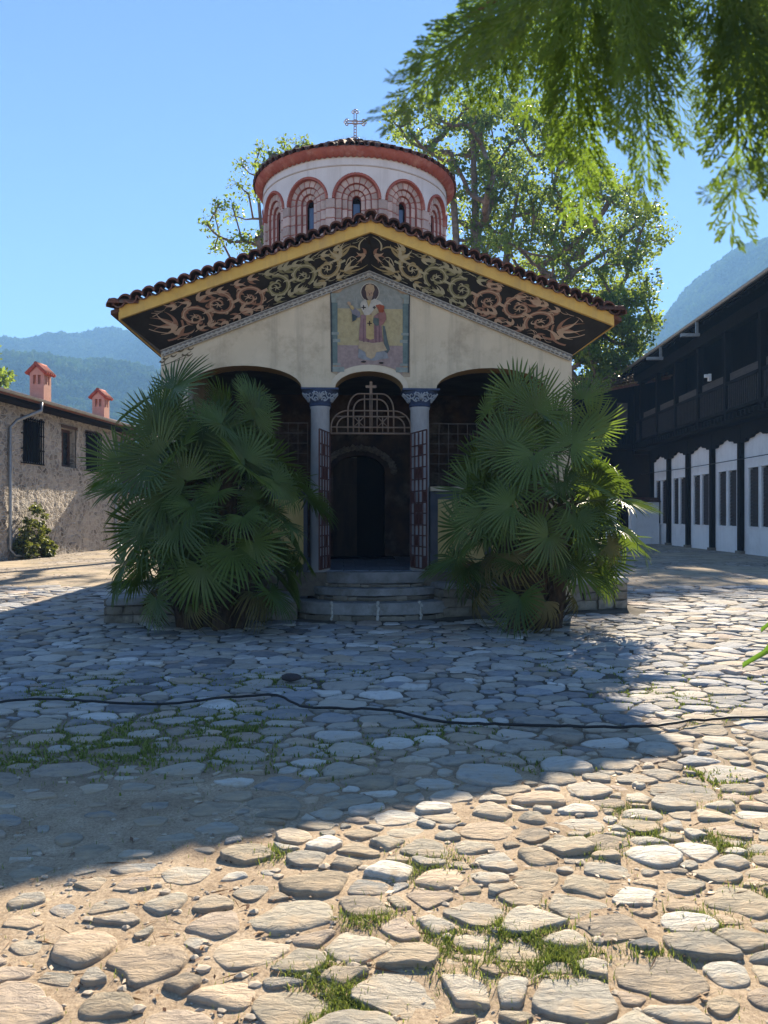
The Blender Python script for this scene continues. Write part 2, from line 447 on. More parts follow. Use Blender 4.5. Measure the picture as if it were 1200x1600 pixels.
sr = random.Random(21)
def inside_church(x, y):
    # plinth and steps stand here
    return (-4.1 < x < 4.35 and y > 11.15 + max(0, (x - .8)) * .30) or (-1.6 < x < 1.4 and y > 11.1)
pts = []; cell = {}
def near_pts(x, y, r):
    ci, cj = int(math.floor(x / .5)), int(math.floor(y / .5)); k = int(r / .5) + 1
    for a in range(ci - k, ci + k + 1):
        for b in range(cj - k, cj + k + 1):
            for q in cell.get((a, b), ()): yield q
SY = 1.28
def try_add(x, y, r):
    for i in near_pts(x, y, .75):
        X, Y_, R_ = pts[i]
        if math.hypot((X - x), (Y_ - y) * SY) < (R_ + r) * .5 * 1.0: return False
    pts.append((x, y, r)); cell.setdefault((int(math.floor(x / .5)), int(math.floor(y / .5))), []).append(len(pts) - 1); return True
def region(y): return .60 * y + 1.3
for (rr, tries) in ((.44, 500), (.34, 2600), (.27, 14000), (.19, 26000), (.135, 60000)):
    for _ in range(tries):
        y = sr.uniform(1.7, 16.6); x = sr.uniform(-1, 1) * 8.8
        if abs(x) > region(y) or inside_church(x, y): continue
        r = rr * sr.uniform(.85, 1.12)
        if y < 4.4: r *= .62
        elif y < 12: r *= .80
        if rr < .15 and y > 8: continue
        if rr > .4 and sr.random() < .5: continue
        try_add(x, y, r)
stones = []
occ = {}
def sand_zone(x, y):
    """how far the stones are sunk in sand: the front left of the yard"""
    a = smooth(-.2, -1.4, x - (y - 4.0) * -.1) * smooth(6.2, 5.0, y) * smooth(2.6, 3.4, y)
    return a
for i, (x, y, r) in enumerate(pts):
    if y < 4.4: gap = .014 + .040 * sr.random() ** 1.3
    elif y < 6: gap = .020 + .012 * sr.random()
    else: gap = .012 + .014 * sr.random()
    sz = sand_zone(x, y)
    gap += .05 * sz
    A = r * .95
    poly = [(x + A * math.cos(t * math.pi / 5), y + A / SY * math.sin(t * math.pi / 5)) for t in range(10)]
    for j in near_pts(x, y, 1.0):
        if j == i: continue
        X, Y_, R2 = pts[j]; dx, dy = X - x, Y_ - y; d = math.hypot(dx, dy)
        if d > 1.0: continue
        t = .5 + .5 * (r * r - R2 * R2) / (d * d) * .55
        t = max(.25, min(.75, t))
        px_, py_ = x + dx * t - dx / d * gap / 2, y + dy * t - dy / d * gap / 2
        poly = clip(poly, (px_, py_), (dx, dy * SY * SY))
        if len(poly) < 3: break
    if len(poly) < 3: continue
    stones.append((x, y, r, poly, sz))
order = sorted(range(len(stones)), key=lambda k: -stones[k][2] ** 2 / stones[k][1] ** 3)
def polyarea(p): return .5 * abs(sum(p[i][0] * p[(i + 1) % len(p)][1] - p[(i + 1) % len(p)][0] * p[i][1] for i in range(len(p))))

PAL = [((.46, .43, .38), 5), ((.41, .395, .37), 5), ((.36, .37, .385), 5), ((.30, .315, .34), 4), ((.48, .45, .41), 3), ((.45, .38, .33), 2), ((.42, .36, .29), 2), ((.60, .59, .57), 3), ((.22, .225, .24), 1.2)]
def stone_geo(s, n, rg):
    x, y, r, poly, sz = s
    ar = polyarea(poly)
    if ar < .003: return None
    kk = rg.choice((.05, .08, .12, .20)) 
    p = chaikin(chaikin(poly, kk), .14)
    p = resample(p, n)
    cx = sum(q[0] for q in p) / n; cy = sum(q[1] for q in p) / n
    sd_ = rg.uniform(0, 99)
    q = []
    for a, b in p:
        d = 1 + .20 * mnoise.noise(Vector((a * 7, b * 7, sd_))) + .08 * mnoise.noise(Vector((a * 19, b * 19, sd_)))
        q.append((cx + (a - cx) * d, cy + (b - cy) * d))
    size = math.sqrt(ar)
    h = (.004 + .016 * rg.random() ** 1.5) if y < 4.6 else (.008 + .011 * rg.random())
    if rg.random() < .10: h *= 1.8
    h *= 1 - .72 * sz
    h = min(h, size * .22)
    rnd = rg.uniform(.0, 1)                       # flat slab .. rounded cobble
    tx, ty = rg.gauss(0, .035), rg.gauss(0, .035)
    if y > 6: tx *= 1.1; ty *= 1.1
    g = gz(cx, cy) + .002
    rings = [(1.0, -.05), (.998, .35), (.985 - .035 * rnd, .84), (.93 - .08 * rnd, .98), (.50, 1.0 + .08 * rnd)]
    if rg.random() < .55: rings = [(1.02, -.3), (.985, .05), (.93, .48), (.80, .82), (.45, 1.0 + .12 * rnd)]
    vs = []
    for k, (sc, hz) in enumerate(rings):
        for a, b in q:
            X = cx + (a - cx) * sc; Y_ = cy + (b - cy) * sc
            z = g + h * hz + tx * (X - cx) + ty * (Y_ - cy)
            if k >= 1: z += h * .50 * mnoise.noise(Vector((X * 9, Y_ * 9, sd_))) + h * .40 * mnoise.noise(Vector((X * 22, Y_ * 22, sd_)))
            if k == 0: z = g - .06
            vs.append((X, Y_, z))
    vs.append((cx, cy, g + h * (1.0 + .16 * rnd) + h * .3 * mnoise.noise(Vector((cx * 9, cy * 9, sd_)))))
    fs = []
    for k in range(len(rings) - 1):
        for j in range(n):
            j2 = (j + 1) % n
            fs.append((k * n + j, k * n + j2, (k + 1) * n + j2)); fs.append((k * n + j, (k + 1) * n + j2, (k + 1) * n + j))
    L0 = (len(rings) - 1) * n
    for j in range(n): fs.append((L0 + j, L0 + (j + 1) % n, len(vs) - 1))
    t = rg.random() * sum(wt for _, wt in PAL)
    for c, wt in PAL:
        t -= wt
        if t <= 0: break
    f = rg.uniform(.72, 1.22)
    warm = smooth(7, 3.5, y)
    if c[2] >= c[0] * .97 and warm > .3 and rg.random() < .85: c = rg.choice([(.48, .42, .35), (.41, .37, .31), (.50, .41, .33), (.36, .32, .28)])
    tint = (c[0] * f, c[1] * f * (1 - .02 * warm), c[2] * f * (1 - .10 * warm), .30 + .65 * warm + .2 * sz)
    return vs, fs, tint, q
def mark(q):
    X0 = min(a for a, b in q); X1 = max(a for a, b in q); Y0 = min(b for a, b in q); Y1 = max(b for a, b in q)
    for i in range(int(X0 / .1) - 1, int(X1 / .1) + 2):
        for j in range(int(Y0 / .1) - 1, int(Y1 / .1) + 2): occ.setdefault((i, j), []).append(q)
def on_stone(x, y):
    for q in occ.get((int(x / .1), int(y / .1)), ()):
        c = False; n = len(q)
        for i in range(n):
            a = q[i]; b = q[i - 1]
            if (a[1] > y) != (b[1] > y) and x < (b[0] - a[0]) * (y - a[1]) / (b[1] - a[1]) + a[0]: c = not c
        if c: return True
    return False
BV, BF, BA = [], [], []
made = 0
for k, idx in enumerate(order):
    s = stones[idx]
    vis = abs(s[0]) < .5 * s[1] + .15 and s[1] > 2.15
    g_ = stone_geo(s, 22 if s[1] < 5 else (14 if s[1] < 9 else 10), sr)
    if not g_: continue
    vs, fs, tint, q = g_
    mark(q)
    if made < 298 and vis:
        cx, cy = s[0], s[1]
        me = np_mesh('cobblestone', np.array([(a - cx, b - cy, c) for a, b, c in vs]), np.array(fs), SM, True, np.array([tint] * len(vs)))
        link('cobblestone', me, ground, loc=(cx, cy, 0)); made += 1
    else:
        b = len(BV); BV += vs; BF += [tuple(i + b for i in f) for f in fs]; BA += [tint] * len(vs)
pv = link('paving_stones', np_mesh('paving_stones', np.array(BV), np.array(BF), SM, True, np.array(BA)), ground)
tag(pv, kind='stuff')
print('stones', len(stones), 'tris', len(BF))

# ------------------------------------------------------------------ grass in the joints, leaf litter, pebbles
gr = random.Random(5)
GV, GF, GT = [], [], []
def blade(x, y, h, lean, wd, z0=None):
    a = gr.uniform(0, 6.28); dx, dy = math.cos(a), math.sin(a); z = gz(x, y) if z0 is None else z0
    sx, sy = -dy * wd, dx * wd; b = len(GV)
    GV.extend([(x - sx, y - sy, z - .005), (x + sx, y + sy, z - .005), (x + dx * lean * .45 + sx * .7, y + dy * lean * .45 + sy * .7, z + h * .65), (x + dx * lean * .45 - sx * .7, y + dy * lean * .45 - sy * .7, z + h * .65), (x + dx * lean, y + dy * lean, z + h)])
    GF.extend([(b, b + 1, b + 2), (b, b + 2, b + 3), (b + 3, b + 2, b + 4)])
    t = gr.random(); GT.extend([(t, t, t, 1)] * 5)
patch = [(840, 1480, .22, 420), (790, 1455, .14, 160), (880, 1500, .12, 200), (490, 1515, .10, 200), (550, 1560, .11, 240), (520, 1590, .08, 120), (1100, 1440, .12, 170), (670, 1352, .16, 190), (575, 1430, .10, 140), (930, 1325, .14, 150), (985, 1268, .13, 130), (1120, 1214, .13, 170), (1135, 1315, .12, 140), (1010, 1305, .12, 110), (1160, 1330, .1, 90), (720, 1500, .2, 120), (700, 1470, .12, 90), (430, 1335, .07, 40), (405, 1333, .07, 40), (1030, 1500, .1, 80), (1190, 1400, .12, 80),
    (370, 1110, .45, 420), (250, 1125, .55, 380), (375, 1140, .32, 360), (60, 1085, .5, 330), (120, 1090, .4, 280), (95, 1155, .32, 200), (200, 1180, .35, 260), (180, 1165, .3, 200), (300, 1070, .5, 260), (440, 1065, .4, 200), (400, 1060, .4, 220), (700, 1130, .4, 160), (660, 1145, .3, 140), (1020, 1060, .4, 160), (1000, 1075, .35, 160), (890, 1040, .5, 160), (560, 1050, .4, 120), (540, 1165, .3, 120), (360, 1180, .3, 150), (1050, 1085, .3, 120), (1090, 1120, .3, 90), (1120, 1100, .4, 120), (960, 1090, .3, 90), (640, 1010, .5, 90), (850, 1010, .5, 90), (160, 1060, .5, 200), (30, 1190, .25, 120), (500, 1195, .3, 80), (830, 1190, .3, 80), (1130, 1250, .2, 80), (1170, 1060, .5, 90)]
for (a, b, r, n) in patch:
    c = pg(a, b)
    for _ in range(n * 5):
        u = gr.gauss(0, .55) * r; v = gr.gauss(0, .55) * r
        x, y = c.x + u, c.y + v
        if on_stone(x, y) and gr.random() < .93: continue
        k = 1 if c.y < 5 else .9
        blade(x, y, gr.uniform(.008, .034) * k, gr.uniform(.008, .035), gr.uniform(.0012, .0028) * (1 if c.y < 4.5 else 2.6))
for _ in range(5200):                                      # odd blades anywhere in the joints
    y = 2.0 + 11 * gr.random() ** 1.4; x = gr.uniform(-1, 1) * (.52 * y + .2)
    if inside_church(x, y) or on_stone(x, y): continue
    blade(x, y, gr.uniform(.008, .028), gr.uniform(.004, .02), .0016 if y < 5 else .0028)
GM = leaf_mat('grass_blades', (.10, .15, .025), (.26, .27, .07), (.24, .30, .05), .35, useattr=True)
tag(link('grass', np_mesh('grass', np.array(GV), np.array(GF), GM, False, np.array(GT))), 'short grass tufts growing in the joints between the cobbles', 'grass', kind='stuff')
LV, LF, LT = [], [], []
for _ in range(2600):
    if gr.random() < .55:
        c = gr.choice([(960, 1180), (900, 1225), (1000, 1200), (1060, 1180), (1110, 1350), (700, 1420), (880, 1440), (960, 1360), (60, 1560), (600, 1500), (1000, 1450), (940, 975), (1140, 1270), (880, 1010), (380, 1420)])
        p = pg(*c); x, y = p.x + gr.gauss(0, .35), p.y + gr.gauss(0, .3)
    else:
        y = 2.1 + 10 * gr.random() ** 1.6; x = gr.uniform(-1, 1) * (.52 * y)
    if inside_church(x, y) or y < 1.6: continue
    if on_stone(x, y) and gr.random() < .85: continue
    s = gr.uniform(.006, .017) * (1 if y < 5 else 1.6); a = gr.uniform(0, 6.28); z = gz(x, y) + .006
    l = gr.choice((1, 1, 1.6, 4)); wd = .55 if l < 3 else .12
    dx, dy = math.cos(a) * s, math.sin(a) * s; b = len(LV)
    LV.extend([(x - dx * l, y - dy * l, z), (x - dy * wd, y + dx * wd, z + gr.uniform(0, .008)), (x + dx * l, y + dy * l, z + gr.uniform(0, .01)), (x + dy * wd, y - dx * wd, z + gr.uniform(0, .008))])
    LF.append((b, b + 1, b + 2, b + 3)); t = gr.random(); LT.extend([(t, t, t, 1)] * 4)
LM = leaf_mat('dry_litter', (.11, .055, .03), (.30, .19, .10), (.2, .12, .05), .15, useattr=True)
tag(link('leaf_litter', np_mesh('leaf_litter', np.array(LV), np.array(LF), LM, False, np.array(LT))), 'dry brown leaf scraps and twigs lying between the cobbles', 'leaf litter', kind='stuff')
PM = MB()
for _ in range(2600):
    y = 2.0 + 6 * gr.random() ** 1.7; x = gr.uniform(-1, 1) * (.53 * y)
    if on_stone(x, y): continue
    s = gr.uniform(.004, .013) if gr.random() < .75 else gr.uniform(.014, .030)
    PM.ico((x, y, gz(x, y) + s * .1), s, 1, (1, gr.uniform(.45, .9), .42), .34, gr)
tag(PM.build('pebbles', mat('pebble', (.46, .39, .30), (.33, .28, .22), .9, 40, 4), smooth=False), 'small pebbles scattered in the sandy joints', 'pebbles', kind='stuff')

# ------------------------------------------------------------------ black cable across the yard
cp = [(-60, 1108), (0, 1105), (60, 1101), (120, 1103), (180, 1106), (250, 1107), (300, 1102), (360, 1096), (420, 1091), (440, 1093), (458, 1103), (480, 1110), (540, 1112), (600, 1114), (640, 1121), (670, 1130), (700, 1134), (760, 1136), (830, 1138), (900, 1141), (970, 1144), (1010, 1143), (1050, 1139), (1090, 1134), (1150, 1131), (1200, 1131), (1280, 1136)]
P3 = [pg(a, b) for a, b in cp]
Q = []
for i in range(len(P3) - 1):
    p0, p1, p2, p3 = P3[max(i - 1, 0)], P3[i], P3[i + 1], P3[min(i + 2, len(P3) - 1)]
    for k in range(5):
        t = k / 5
        v = .5 * ((2 * p1) + (p2 - p0) * t + (2 * p0 - 5 * p1 + 4 * p2 - p3) * t * t + (-p0 + 3 * p1 - 3 * p2 + p3) * t ** 3)
        v.z = gz(v.x, v.y) + .046 + .008 * mnoise.noise(Vector((v.x * 1.5, 2, 0)))
        Q.append(v)
b = MB(); b.tube(Q, .0105, 8)
tag(b.build('cable', M['cable'], smooth=True), 'thin black cable snaking across the whole cobbled yard', 'cable')
b = MB(); p = pg(455, 1066); b.ico((0, 0, .045), .075, 2, (1.3, .9, .5), .06, gr)
o = b.build('dark_stone', mat('dark_pebble', (.05, .042, .045), (.03, .027, .03), .7, 12, 6, .3, 30), smooth=True); o.location = p
tag(o, 'loose dark round stone lying on the cobbles just behind the cable', 'stone')
# ================================================================== MOUNTAINS AND AIR
def sstep(a, b, x):
    t = np.clip((x - a) / (b - a), 0, 1); return t * t * (3 - 2 * t)
KH = 1.6
def hill_h(x, y):
    return KH * hill_0(np.asarray(x, float) / KH, np.asarray(y, float) / KH)
def hill_0(x, y):
    x = np.asarray(x, float); y = np.asarray(y, float)
    nz = 7 * np.sin(x * .021 + y * .017) + 5 * np.sin(x * .047 - y * .031 + 1.3) + 3 * np.sin(x * .11 + 2) * np.sin(y * .09)
    crest = 148 - .00016 * (x + 170) ** 2
    crest = np.where(x > -120, crest - 95 * sstep(-120, 150, x), crest)
    far = crest * sstep(330, 650, y)
    mid = (74 - .0016 * (x + 120) ** 2).clip(0) * sstep(200, 400, y) * (1 - .0 * y)
    rid = 312 * sstep(58, 470, x - .0 * y) * sstep(170, 430, y)
    rid = rid * .92 + 48 * sstep(20, 120, x) * sstep(150, 330, y)
    rid = np.where(rid > 160, 160 + 45 * np.tanh((rid - 160) / 60), rid)
    h = np.maximum(np.maximum(far, mid), rid)
    return h + nz * np.clip(h / 60, 0, 1) - 1.2
gx = np.arange(-760, 761, 10.0) * KH; gy = np.arange(130, 801, 10.0) * KH
XX, YY = np.meshgrid(gx, gy); HH = hill_h(XX, YY)
V = np.stack([XX.ravel(), YY.ravel(), HH.ravel()], 1)
nx = len(gx); ii = np.arange(len(gy) - 1)[:, None] * nx + np.arange(nx - 1)[None, :]; ii = ii.ravel()
F = np.stack([ii, ii + 1, ii + nx + 1, ii + nx], 1)
hm = mat('hill_green', (.05, .075, .03), (.03, .05, .02), .95, .02, 8)
hills = tag(link('hills', np_mesh('hills', V, F, hm, True)), kind='structure')

# woodland on the slopes: one mass of crowns
nr = np.random.default_rng(3)
cand = np.stack([nr.uniform(-560, 560, 46000), nr.uniform(170, 690, 46000)], 1) * KH
keep = np.abs(cand[:, 0]) < .56 * cand[:, 1] + 30
cand = cand[keep]; ch = hill_h(cand[:, 0], cand[:, 1])
cand = cand[ch > 18]; ch = ch[ch > 18]
pm = bpy.data.meshes.new('forest')
pm.vertices.add(len(cand)); pm.vertices.foreach_set('co', np.ascontiguousarray(np.stack([cand[:, 0], cand[:, 1], ch + 1.5], 1), np.float32).ravel())
fo = link('forest', pm)
fm = leaf_mat('forest_crown', (.075, .115, .035), (.12, .16, .06), (.26, .36, .12), .5, rough=.9, nscale=.8, spec=.05)
ng = bpy.data.node_groups.new('forest_crowns', 'GeometryNodeTree')
ng.interface.new_socket('Geometry', in_out='INPUT', socket_type='NodeSocketGeometry')
ng.interface.new_socket('Geometry', in_out='OUTPUT', socket_type='NodeSocketGeometry')
GN, GL = ng.nodes, ng.links
gi = GN.new('NodeGroupInput'); go = GN.new('NodeGroupOutput')
ic = GN.new('GeometryNodeMeshIcoSphere'); ic.inputs['Radius'].default_value = 1; ic.inputs['Subdivisions'].default_value = 4
sp = GN.new('GeometryNodeSetPosition')
tn = GN.new('ShaderNodeTexNoise'); tn.inputs['Scale'].default_value = 2.6; tn.inputs['Detail'].default_value = 4; tn.inputs['Roughness'].default_value = .7
pos = GN.new('GeometryNodeInputPosition'); GL.new(pos.outputs[0], tn.inputs['Vector'])
s1 = GN.new('ShaderNodeMath'); s1.operation = 'SUBTRACT'; s1.inputs[1].default_value = .5; GL.new(tn.outputs[0], s1.inputs[0])
s2 = GN.new('ShaderNodeMath'); s2.operation = 'MULTIPLY'; s2.inputs[1].default_value = 1.9; GL.new(s1.outputs[0], s2.inputs[0])
vm = GN.new('ShaderNodeVectorMath'); vm.operation = 'SCALE'; GL.new(pos.outputs[0], vm.inputs[0]); GL.new(s2.outputs[0], vm.inputs['Scale'])
GL.new(ic.outputs[0], sp.inputs['Geometry']); GL.new(vm.outputs[0], sp.inputs['Offset'])
sm_ = GN.new('GeometryNodeSetMaterial'); sm_.inputs['Material'].default_value = fm; GL.new(sp.outputs[0], sm_.inputs[0])
ip = GN.new('GeometryNodeInstanceOnPoints'); GL.new(gi.outputs[0], ip.inputs['Points']); GL.new(sm_.outputs[0], ip.inputs['Instance'])
rr = GN.new('FunctionNodeRandomValue'); rr.data_type = 'FLOAT_VECTOR'; rr.inputs[0].default_value = (0, 0, 0); rr.inputs[1].default_value = (.3, .3, 6.28); GL.new(rr.outputs[0], ip.inputs['Rotation'])
rs = GN.new('FunctionNodeRandomValue'); rs.data_type = 'FLOAT_VECTOR'; rs.inputs[0].default_value = (4.0, 4.0, 4.4); rs.inputs[1].default_value = (9.5, 9.5, 9.8); rs.inputs['Seed'].default_value = 4; GL.new(rs.outputs[0], ip.inputs['Scale'])
GL.new(ip.outputs[0], go.inputs[0])
md = fo.modifiers.new('crowns', 'NODES'); md.node_group = ng
tag(fo, 'hazy woodland covering the mountain slopes behind the monastery', 'forest', kind='stuff')

hz = MB(); hz.box(-1290, 1290, -60, 1330, -3, 345)
hm_, N, L, P = nodes('haze'); N.remove(P)
pvn = N.new('ShaderNodeVolumePrincipled'); pvn.inputs['Color'].default_value = (.29, .57, 1.0, 1); pvn.inputs['Density'].default_value = HAZE_D
pvn.inputs['Anisotropy'].default_value = .0
L.new(pvn.outputs[0], N['Material Output'].inputs['Volume'])
haze = hz.build('haze', hm_)
tag(haze, 'thin blue morning haze over the valley', 'haze', kind='stuff')
# ================================================================== CHURCH
CH = empty('church', (-.23, 12.0, 0), R(3.0), 'small domed stone church with painted gable porch and round drum', 'church')
def lx(x): return (x - 577) / 100.0
def lz(y): return CAMZ + (805 - y) / 100.0
ZC = 3.53                                    # top of the capitals
HW = 3.21
def ell(cx, a, b, n=14, rev=False):
    p = [(cx - a * math.cos(math.pi * i / n), ZC + b * math.sin(math.pi * i / n)) for i in range(n + 1)]
    return p[::-1] if rev else p
TX = .79                                     # column axis
arches = [(-1.925, .875, .34), (.0, .535, .27), (1.925, .875, .34)]
poly = [(-HW, .2)]
poly += [(-HW, 4.08), (0, 5.36), (HW, 4.08), (HW, .2), (2.80, .2)]
for k in (2, 1, 0):
    poly += ell(*arches[k], rev=True)
poly += [(-2.80, .2)]
b = MB(); b.prism(poly, lambda a, c: (a, 0, c), lambda a, c: (a, .42, c))
wall = b.build('facade_wall', M['plaster'], CH, tri=True)
# raised band round the middle arch, painted intrados lining
band = MB()
for i in range(18):
    a0, a1 = math.pi * i / 18, math.pi * (i + 1) / 18
    def q(r, a): return (-(.535 + r * .8) * math.cos(a), ZC + (.27 + r) * math.sin(a))
    A, B_, C_, D = q(.0, a0), q(.0, a1), q(.10, a1), q(.10, a0)
    f = -.012
    band.add([(A[0], f, A[1]), (B_[0], f, B_[1]), (C_[0], f, C_[1]), (D[0], f, D[1]), (D[0], .01, D[1]), (C_[0], .01, C_[1])], [(0, 1, 2, 3), (3, 2, 5, 4)])
band.build('arch_band', mat('arch_band_plaster', (.58, .50, .39), (.52, .45, .34), .9, 5, 7), wall)
def chevron():
    m, N, L, P = nodes('painted_intrados'); P.inputs['Roughness'].default_value = .85
    tc = N.new('ShaderNodeTexCoord')
    sx = N.new('ShaderNodeSeparateXYZ'); L.new(tc.outputs['Object'], sx.inputs[0])
    ab = N.new('ShaderNodeMath'); ab.operation = 'PINGPONG'; ab.inputs[1].default_value = .11; L.new(sx.outputs[0], ab.inputs[0])
    ad = N.new('ShaderNodeMath'); ad.operation = 'ADD'; L.new(ab.outputs[0], ad.inputs[0]); L.new(sx.outputs[1], ad.inputs[1])
    md = N.new('ShaderNodeMath'); md.operation = 'MODULO'; md.inputs[1].default_value = .10; L.new(ad.outputs[0], md.inputs[0])
    dv = N.new('ShaderNodeMath'); dv.operation = 'MULTIPLY'; dv.inputs[1].default_value = 10; L.new(md.outputs[0], dv.inputs[0])
    r = ramp(N, [(0, (.40, .24, .07)), (.38, (.40, .24, .07)), (.42, (.08, .035, .02)), (.62, (.08, .035, .02)), (.66, (.30, .20, .10)), (1, (.40, .24, .07))])
    L.new(dv.outputs[0], r.inputs[0]); L.new(r.outputs[0], P.inputs['Base Color']); return m
MCH = chevron()
for (c, a, h) in arches:
    b = MB(); n = 16; vs = []
    for i in range(n + 1):
        t = math.pi * i / n
        for y in (.02, .40): vs.append((c - (a - .004) * math.cos(t), y, ZC + (h - .004) * math.sin(t)))
    b.add(vs, [(2 * i, 2 * i + 1, 2 * i + 3, 2 * i + 2) for i in range(n)])
    b.build('arch_soffit', MCH, wall, smooth=True)

# ---- porch and nave body
YB = 4.3
for s in (-1, 1):
    b = MB(); b.box(min(s * HW, s * 2.9), max(s * HW, s * 2.9), .421, YB, .2, 4.06); b.build('porch_closing_wall', M['plaster'], CH)  # solid sides with the openings left out, closed to keep the porch dark
b = MB()
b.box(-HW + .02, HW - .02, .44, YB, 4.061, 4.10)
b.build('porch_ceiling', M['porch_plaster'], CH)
# back wall with the arched doorway
dp = [(-.62, .68), (-.62, 2.45)] + [(-.08 - .54 * math.cos(math.pi * i / 12), 2.45 + .35 * math.sin(math.pi * i / 12)) for i in range(1, 12)] + [(.46, 2.45), (.46, .68)]
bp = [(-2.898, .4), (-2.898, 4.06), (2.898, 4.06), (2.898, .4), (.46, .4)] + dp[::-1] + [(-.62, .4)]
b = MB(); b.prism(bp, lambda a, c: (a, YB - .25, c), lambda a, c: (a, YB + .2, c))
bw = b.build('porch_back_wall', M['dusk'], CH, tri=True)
fr = MB()
for i in range(26):
    a0 = math.pi * i / 25
    r0 = .62; r1 = .80 + .05 * (i % 2)
    fr.ico((-.08 - .72 * math.cos(a0), YB - .27, 2.45 + .50 * math.sin(a0)), .075, 1, (1, .35, 1), .25)
fr.build('door_garland', mat('carved_garland', (.22, .17, .13), (.10, .08, .06), .8, 20, 5), bw)
dl = MB()
dl.box(-.62, -.12, YB - .08, YB - .03, .68, 2.76)
for z in (.9, 1.6, 2.2): dl.box(-.55, -.19, YB - .11, YB - .081, z, z + .5)
dark_pn = MB(); dark_pn.box(-.119, .455, YB - .02, YB, .68, 2.79); dark_pn.build('doorway_dark_panel', mat('doorway_dark', (.012, .010, .010), None, .95, 6, 4), bw)  # near-black panel: the unlit interior beyond the doorway, its darkness put in the colour
dl.build('door_leaf', mat('old_door', (.06, .035, .022), (.03, .018, .012), .7, 8, 8, stretch=(1, 1, .2)), bw)
nb = MB()
nb.box(-HW, HW, YB + .201, 12.5, .0, 4.25)
nb.build('nave', M['plaster'], CH)
b = MB(); b.box(-2.895, 2.895, -.05, YB - .251, .30, .655)
b.build('porch_floor_base', M['stone'], CH)
fl = empty('porch_floor', parent=CH)
tm = {}
for r_ in range(9):
    for c_ in range(8):
        y0 = .10 + r_ * .44; x0 = -1.6 + c_ * .40 + (.2 if r_ % 2 else 0)
        if 'm' not in tm:
            t = MB(); t.box(-.195, .195, -.215, .215, 0, .025); tm['m'] = t.mesh('floor_tile', M['floor_tile'], bevel=.004)
        link('floor_tile', tm['m'], fl, (x0 + .2, y0 + .215, .656 + rng.uniform(-.002, .002)))
b = MB(); b.box(-.75, .62, YB - 1.15, YB - .35, .684, .697)
tag(b.build('door_mat', mat('dark_mat', (.02, .017, .018), None, .95, 60, 3)), 'dark mat lying on the porch tiles before the inner door', 'mat').matrix_world = Matrix.Translation((-.23, 12, 0)) @ Matrix.Rotation(R(3), 4, 'Z')

# ---- columns and capitals
def capital_mesh():
    prof = [(.165, 3.26), (.175, 3.28), (.165, 3.30), (.18, 3.34), (.235, 3.42), (.275, 3.47), (.285, 3.502)]
    b = MB(); n = 4
    for sgn in (0,):
        b.lathe([(r_ * 1.0, z) for r_, z in prof], 24)
        b.box(-.29, .29, -.27, .27, 3.50, 3.529)
    return b.mesh('capital', M['blue'], smooth=40)
def spiral(cx, cz, r0, r1, a0, turns, n=26):
    return [(cx + (r0 + (r1 - r0) * i / n) * math.cos(a0 + turns * 2 * math.pi * i / n), cz + (r0 + (r1 - r0) * i / n) * math.sin(a0 + turns * 2 * math.pi * i / n)) for i in range(n + 1)]
def cap_scroll():
    b = MB()
    def on(x, z):                             # lay on the bell of the capital
        r_ = np.interp(z, [3.28, 3.34, 3.42, 3.47, 3.52], [.17, .18, .235, .285, .29]) + .006
        a = x / r_
        return (r_ * math.sin(a), -r_ * math.cos(a), z)
    for s in (-1, 1):
        for off in (0, 1.57, -1.57):
            for (cx, cz, r0, a0, t) in ((.155, 3.425, .055, 2.6, 1.15), (.07, 3.355, .040, 3.4, -1.1), (.225, 3.36, .035, 1.5, 1.0), (.06, 3.45, .032, .6, -1.0)):
                p = spiral(cx, cz, r0, .008, a0, t)
                P3 = [on(s * a + off * .2, z) for a, z in p]
                P3 = [Matrix.Rotation(off, 3, 'Z') @ Vector(q_) for q_ in [on(s * a, z) for a, z in p]]
                b.tube(P3, [.013 * (1 - .6 * i / len(P3)) for i in range(len(P3))], 5)
    for off in (0, 1.57, -1.57):
        for a in (-.5, -.25, 0, .25, .5):
            p = [(a * t * .13, 3.36 + .10 * t * math.cos(a)) for t in (0, .4, .8, 1)]
            b.tube([Matrix.Rotation(off, 3, 'Z') @ Vector(on(*q_)) for q_ in p], [.006, .014, .012, .003], 5)
    return b.mesh('capital_scroll', M['scroll_white'], smooth=True)
cm, csm = capital_mesh(), cap_scroll()
cb = MB(); cb.lathe([(.20, .56), (.20, .62), (.175, .64), (.158, .68), (.155, 1.8), (.148, 3.22), (.16, 3.235), (.16, 3.26)], 28)
colm = cb.mesh('column', M['column'], smooth=40)
for s in (-1, 1):
    c = link('column', colm, CH, (s * TX + .02, .2, 0))
    link('capital', cm, c); link('capital_scroll', csm, c)

# ---- parapets, grilles
for s in (-1, 1):
    x0, x1 = sorted((s * .97, s * 2.80))
    b = MB(); b.box(x0, x1, .10, .34, .2, 1.93)
    pa = b.build('parapet', mat('parapet_blue', (.12, .125, .15), (.085, .09, .11), .85, 4, 8), CH)
    b = MB(); b.box(x0, x1, .05, .39, 1.931, 2.0); b.build('parapet_ledge', M['plaster'], pa)
    xm = (x0 + x1) / 2
    for (u0, u1) in ((x0 + .12, xm - .05), (xm + .05, x1 - .06)):
        b = MB(); b.box(u0, u1, .090, .099, .78, 1.80); b.build('yellow_panel', mat('panel_yellow', (.60, .47, .20), (.50, .38, .15), .85, 4, 8), pa)
    g = MB()
    n = 12
    for i in range(n + 1):
        x = x0 + (x1 - x0) * i / n
        g.bar((x, .22, 2.0), (x, .22, 3.02), .010)
    for k in range(7):
        z = 2.05 + k * .16
        g.bar((x0, .209, z), (x1, .209, z), .010)
    g.build('window_grille', M['side_grille'], CH)

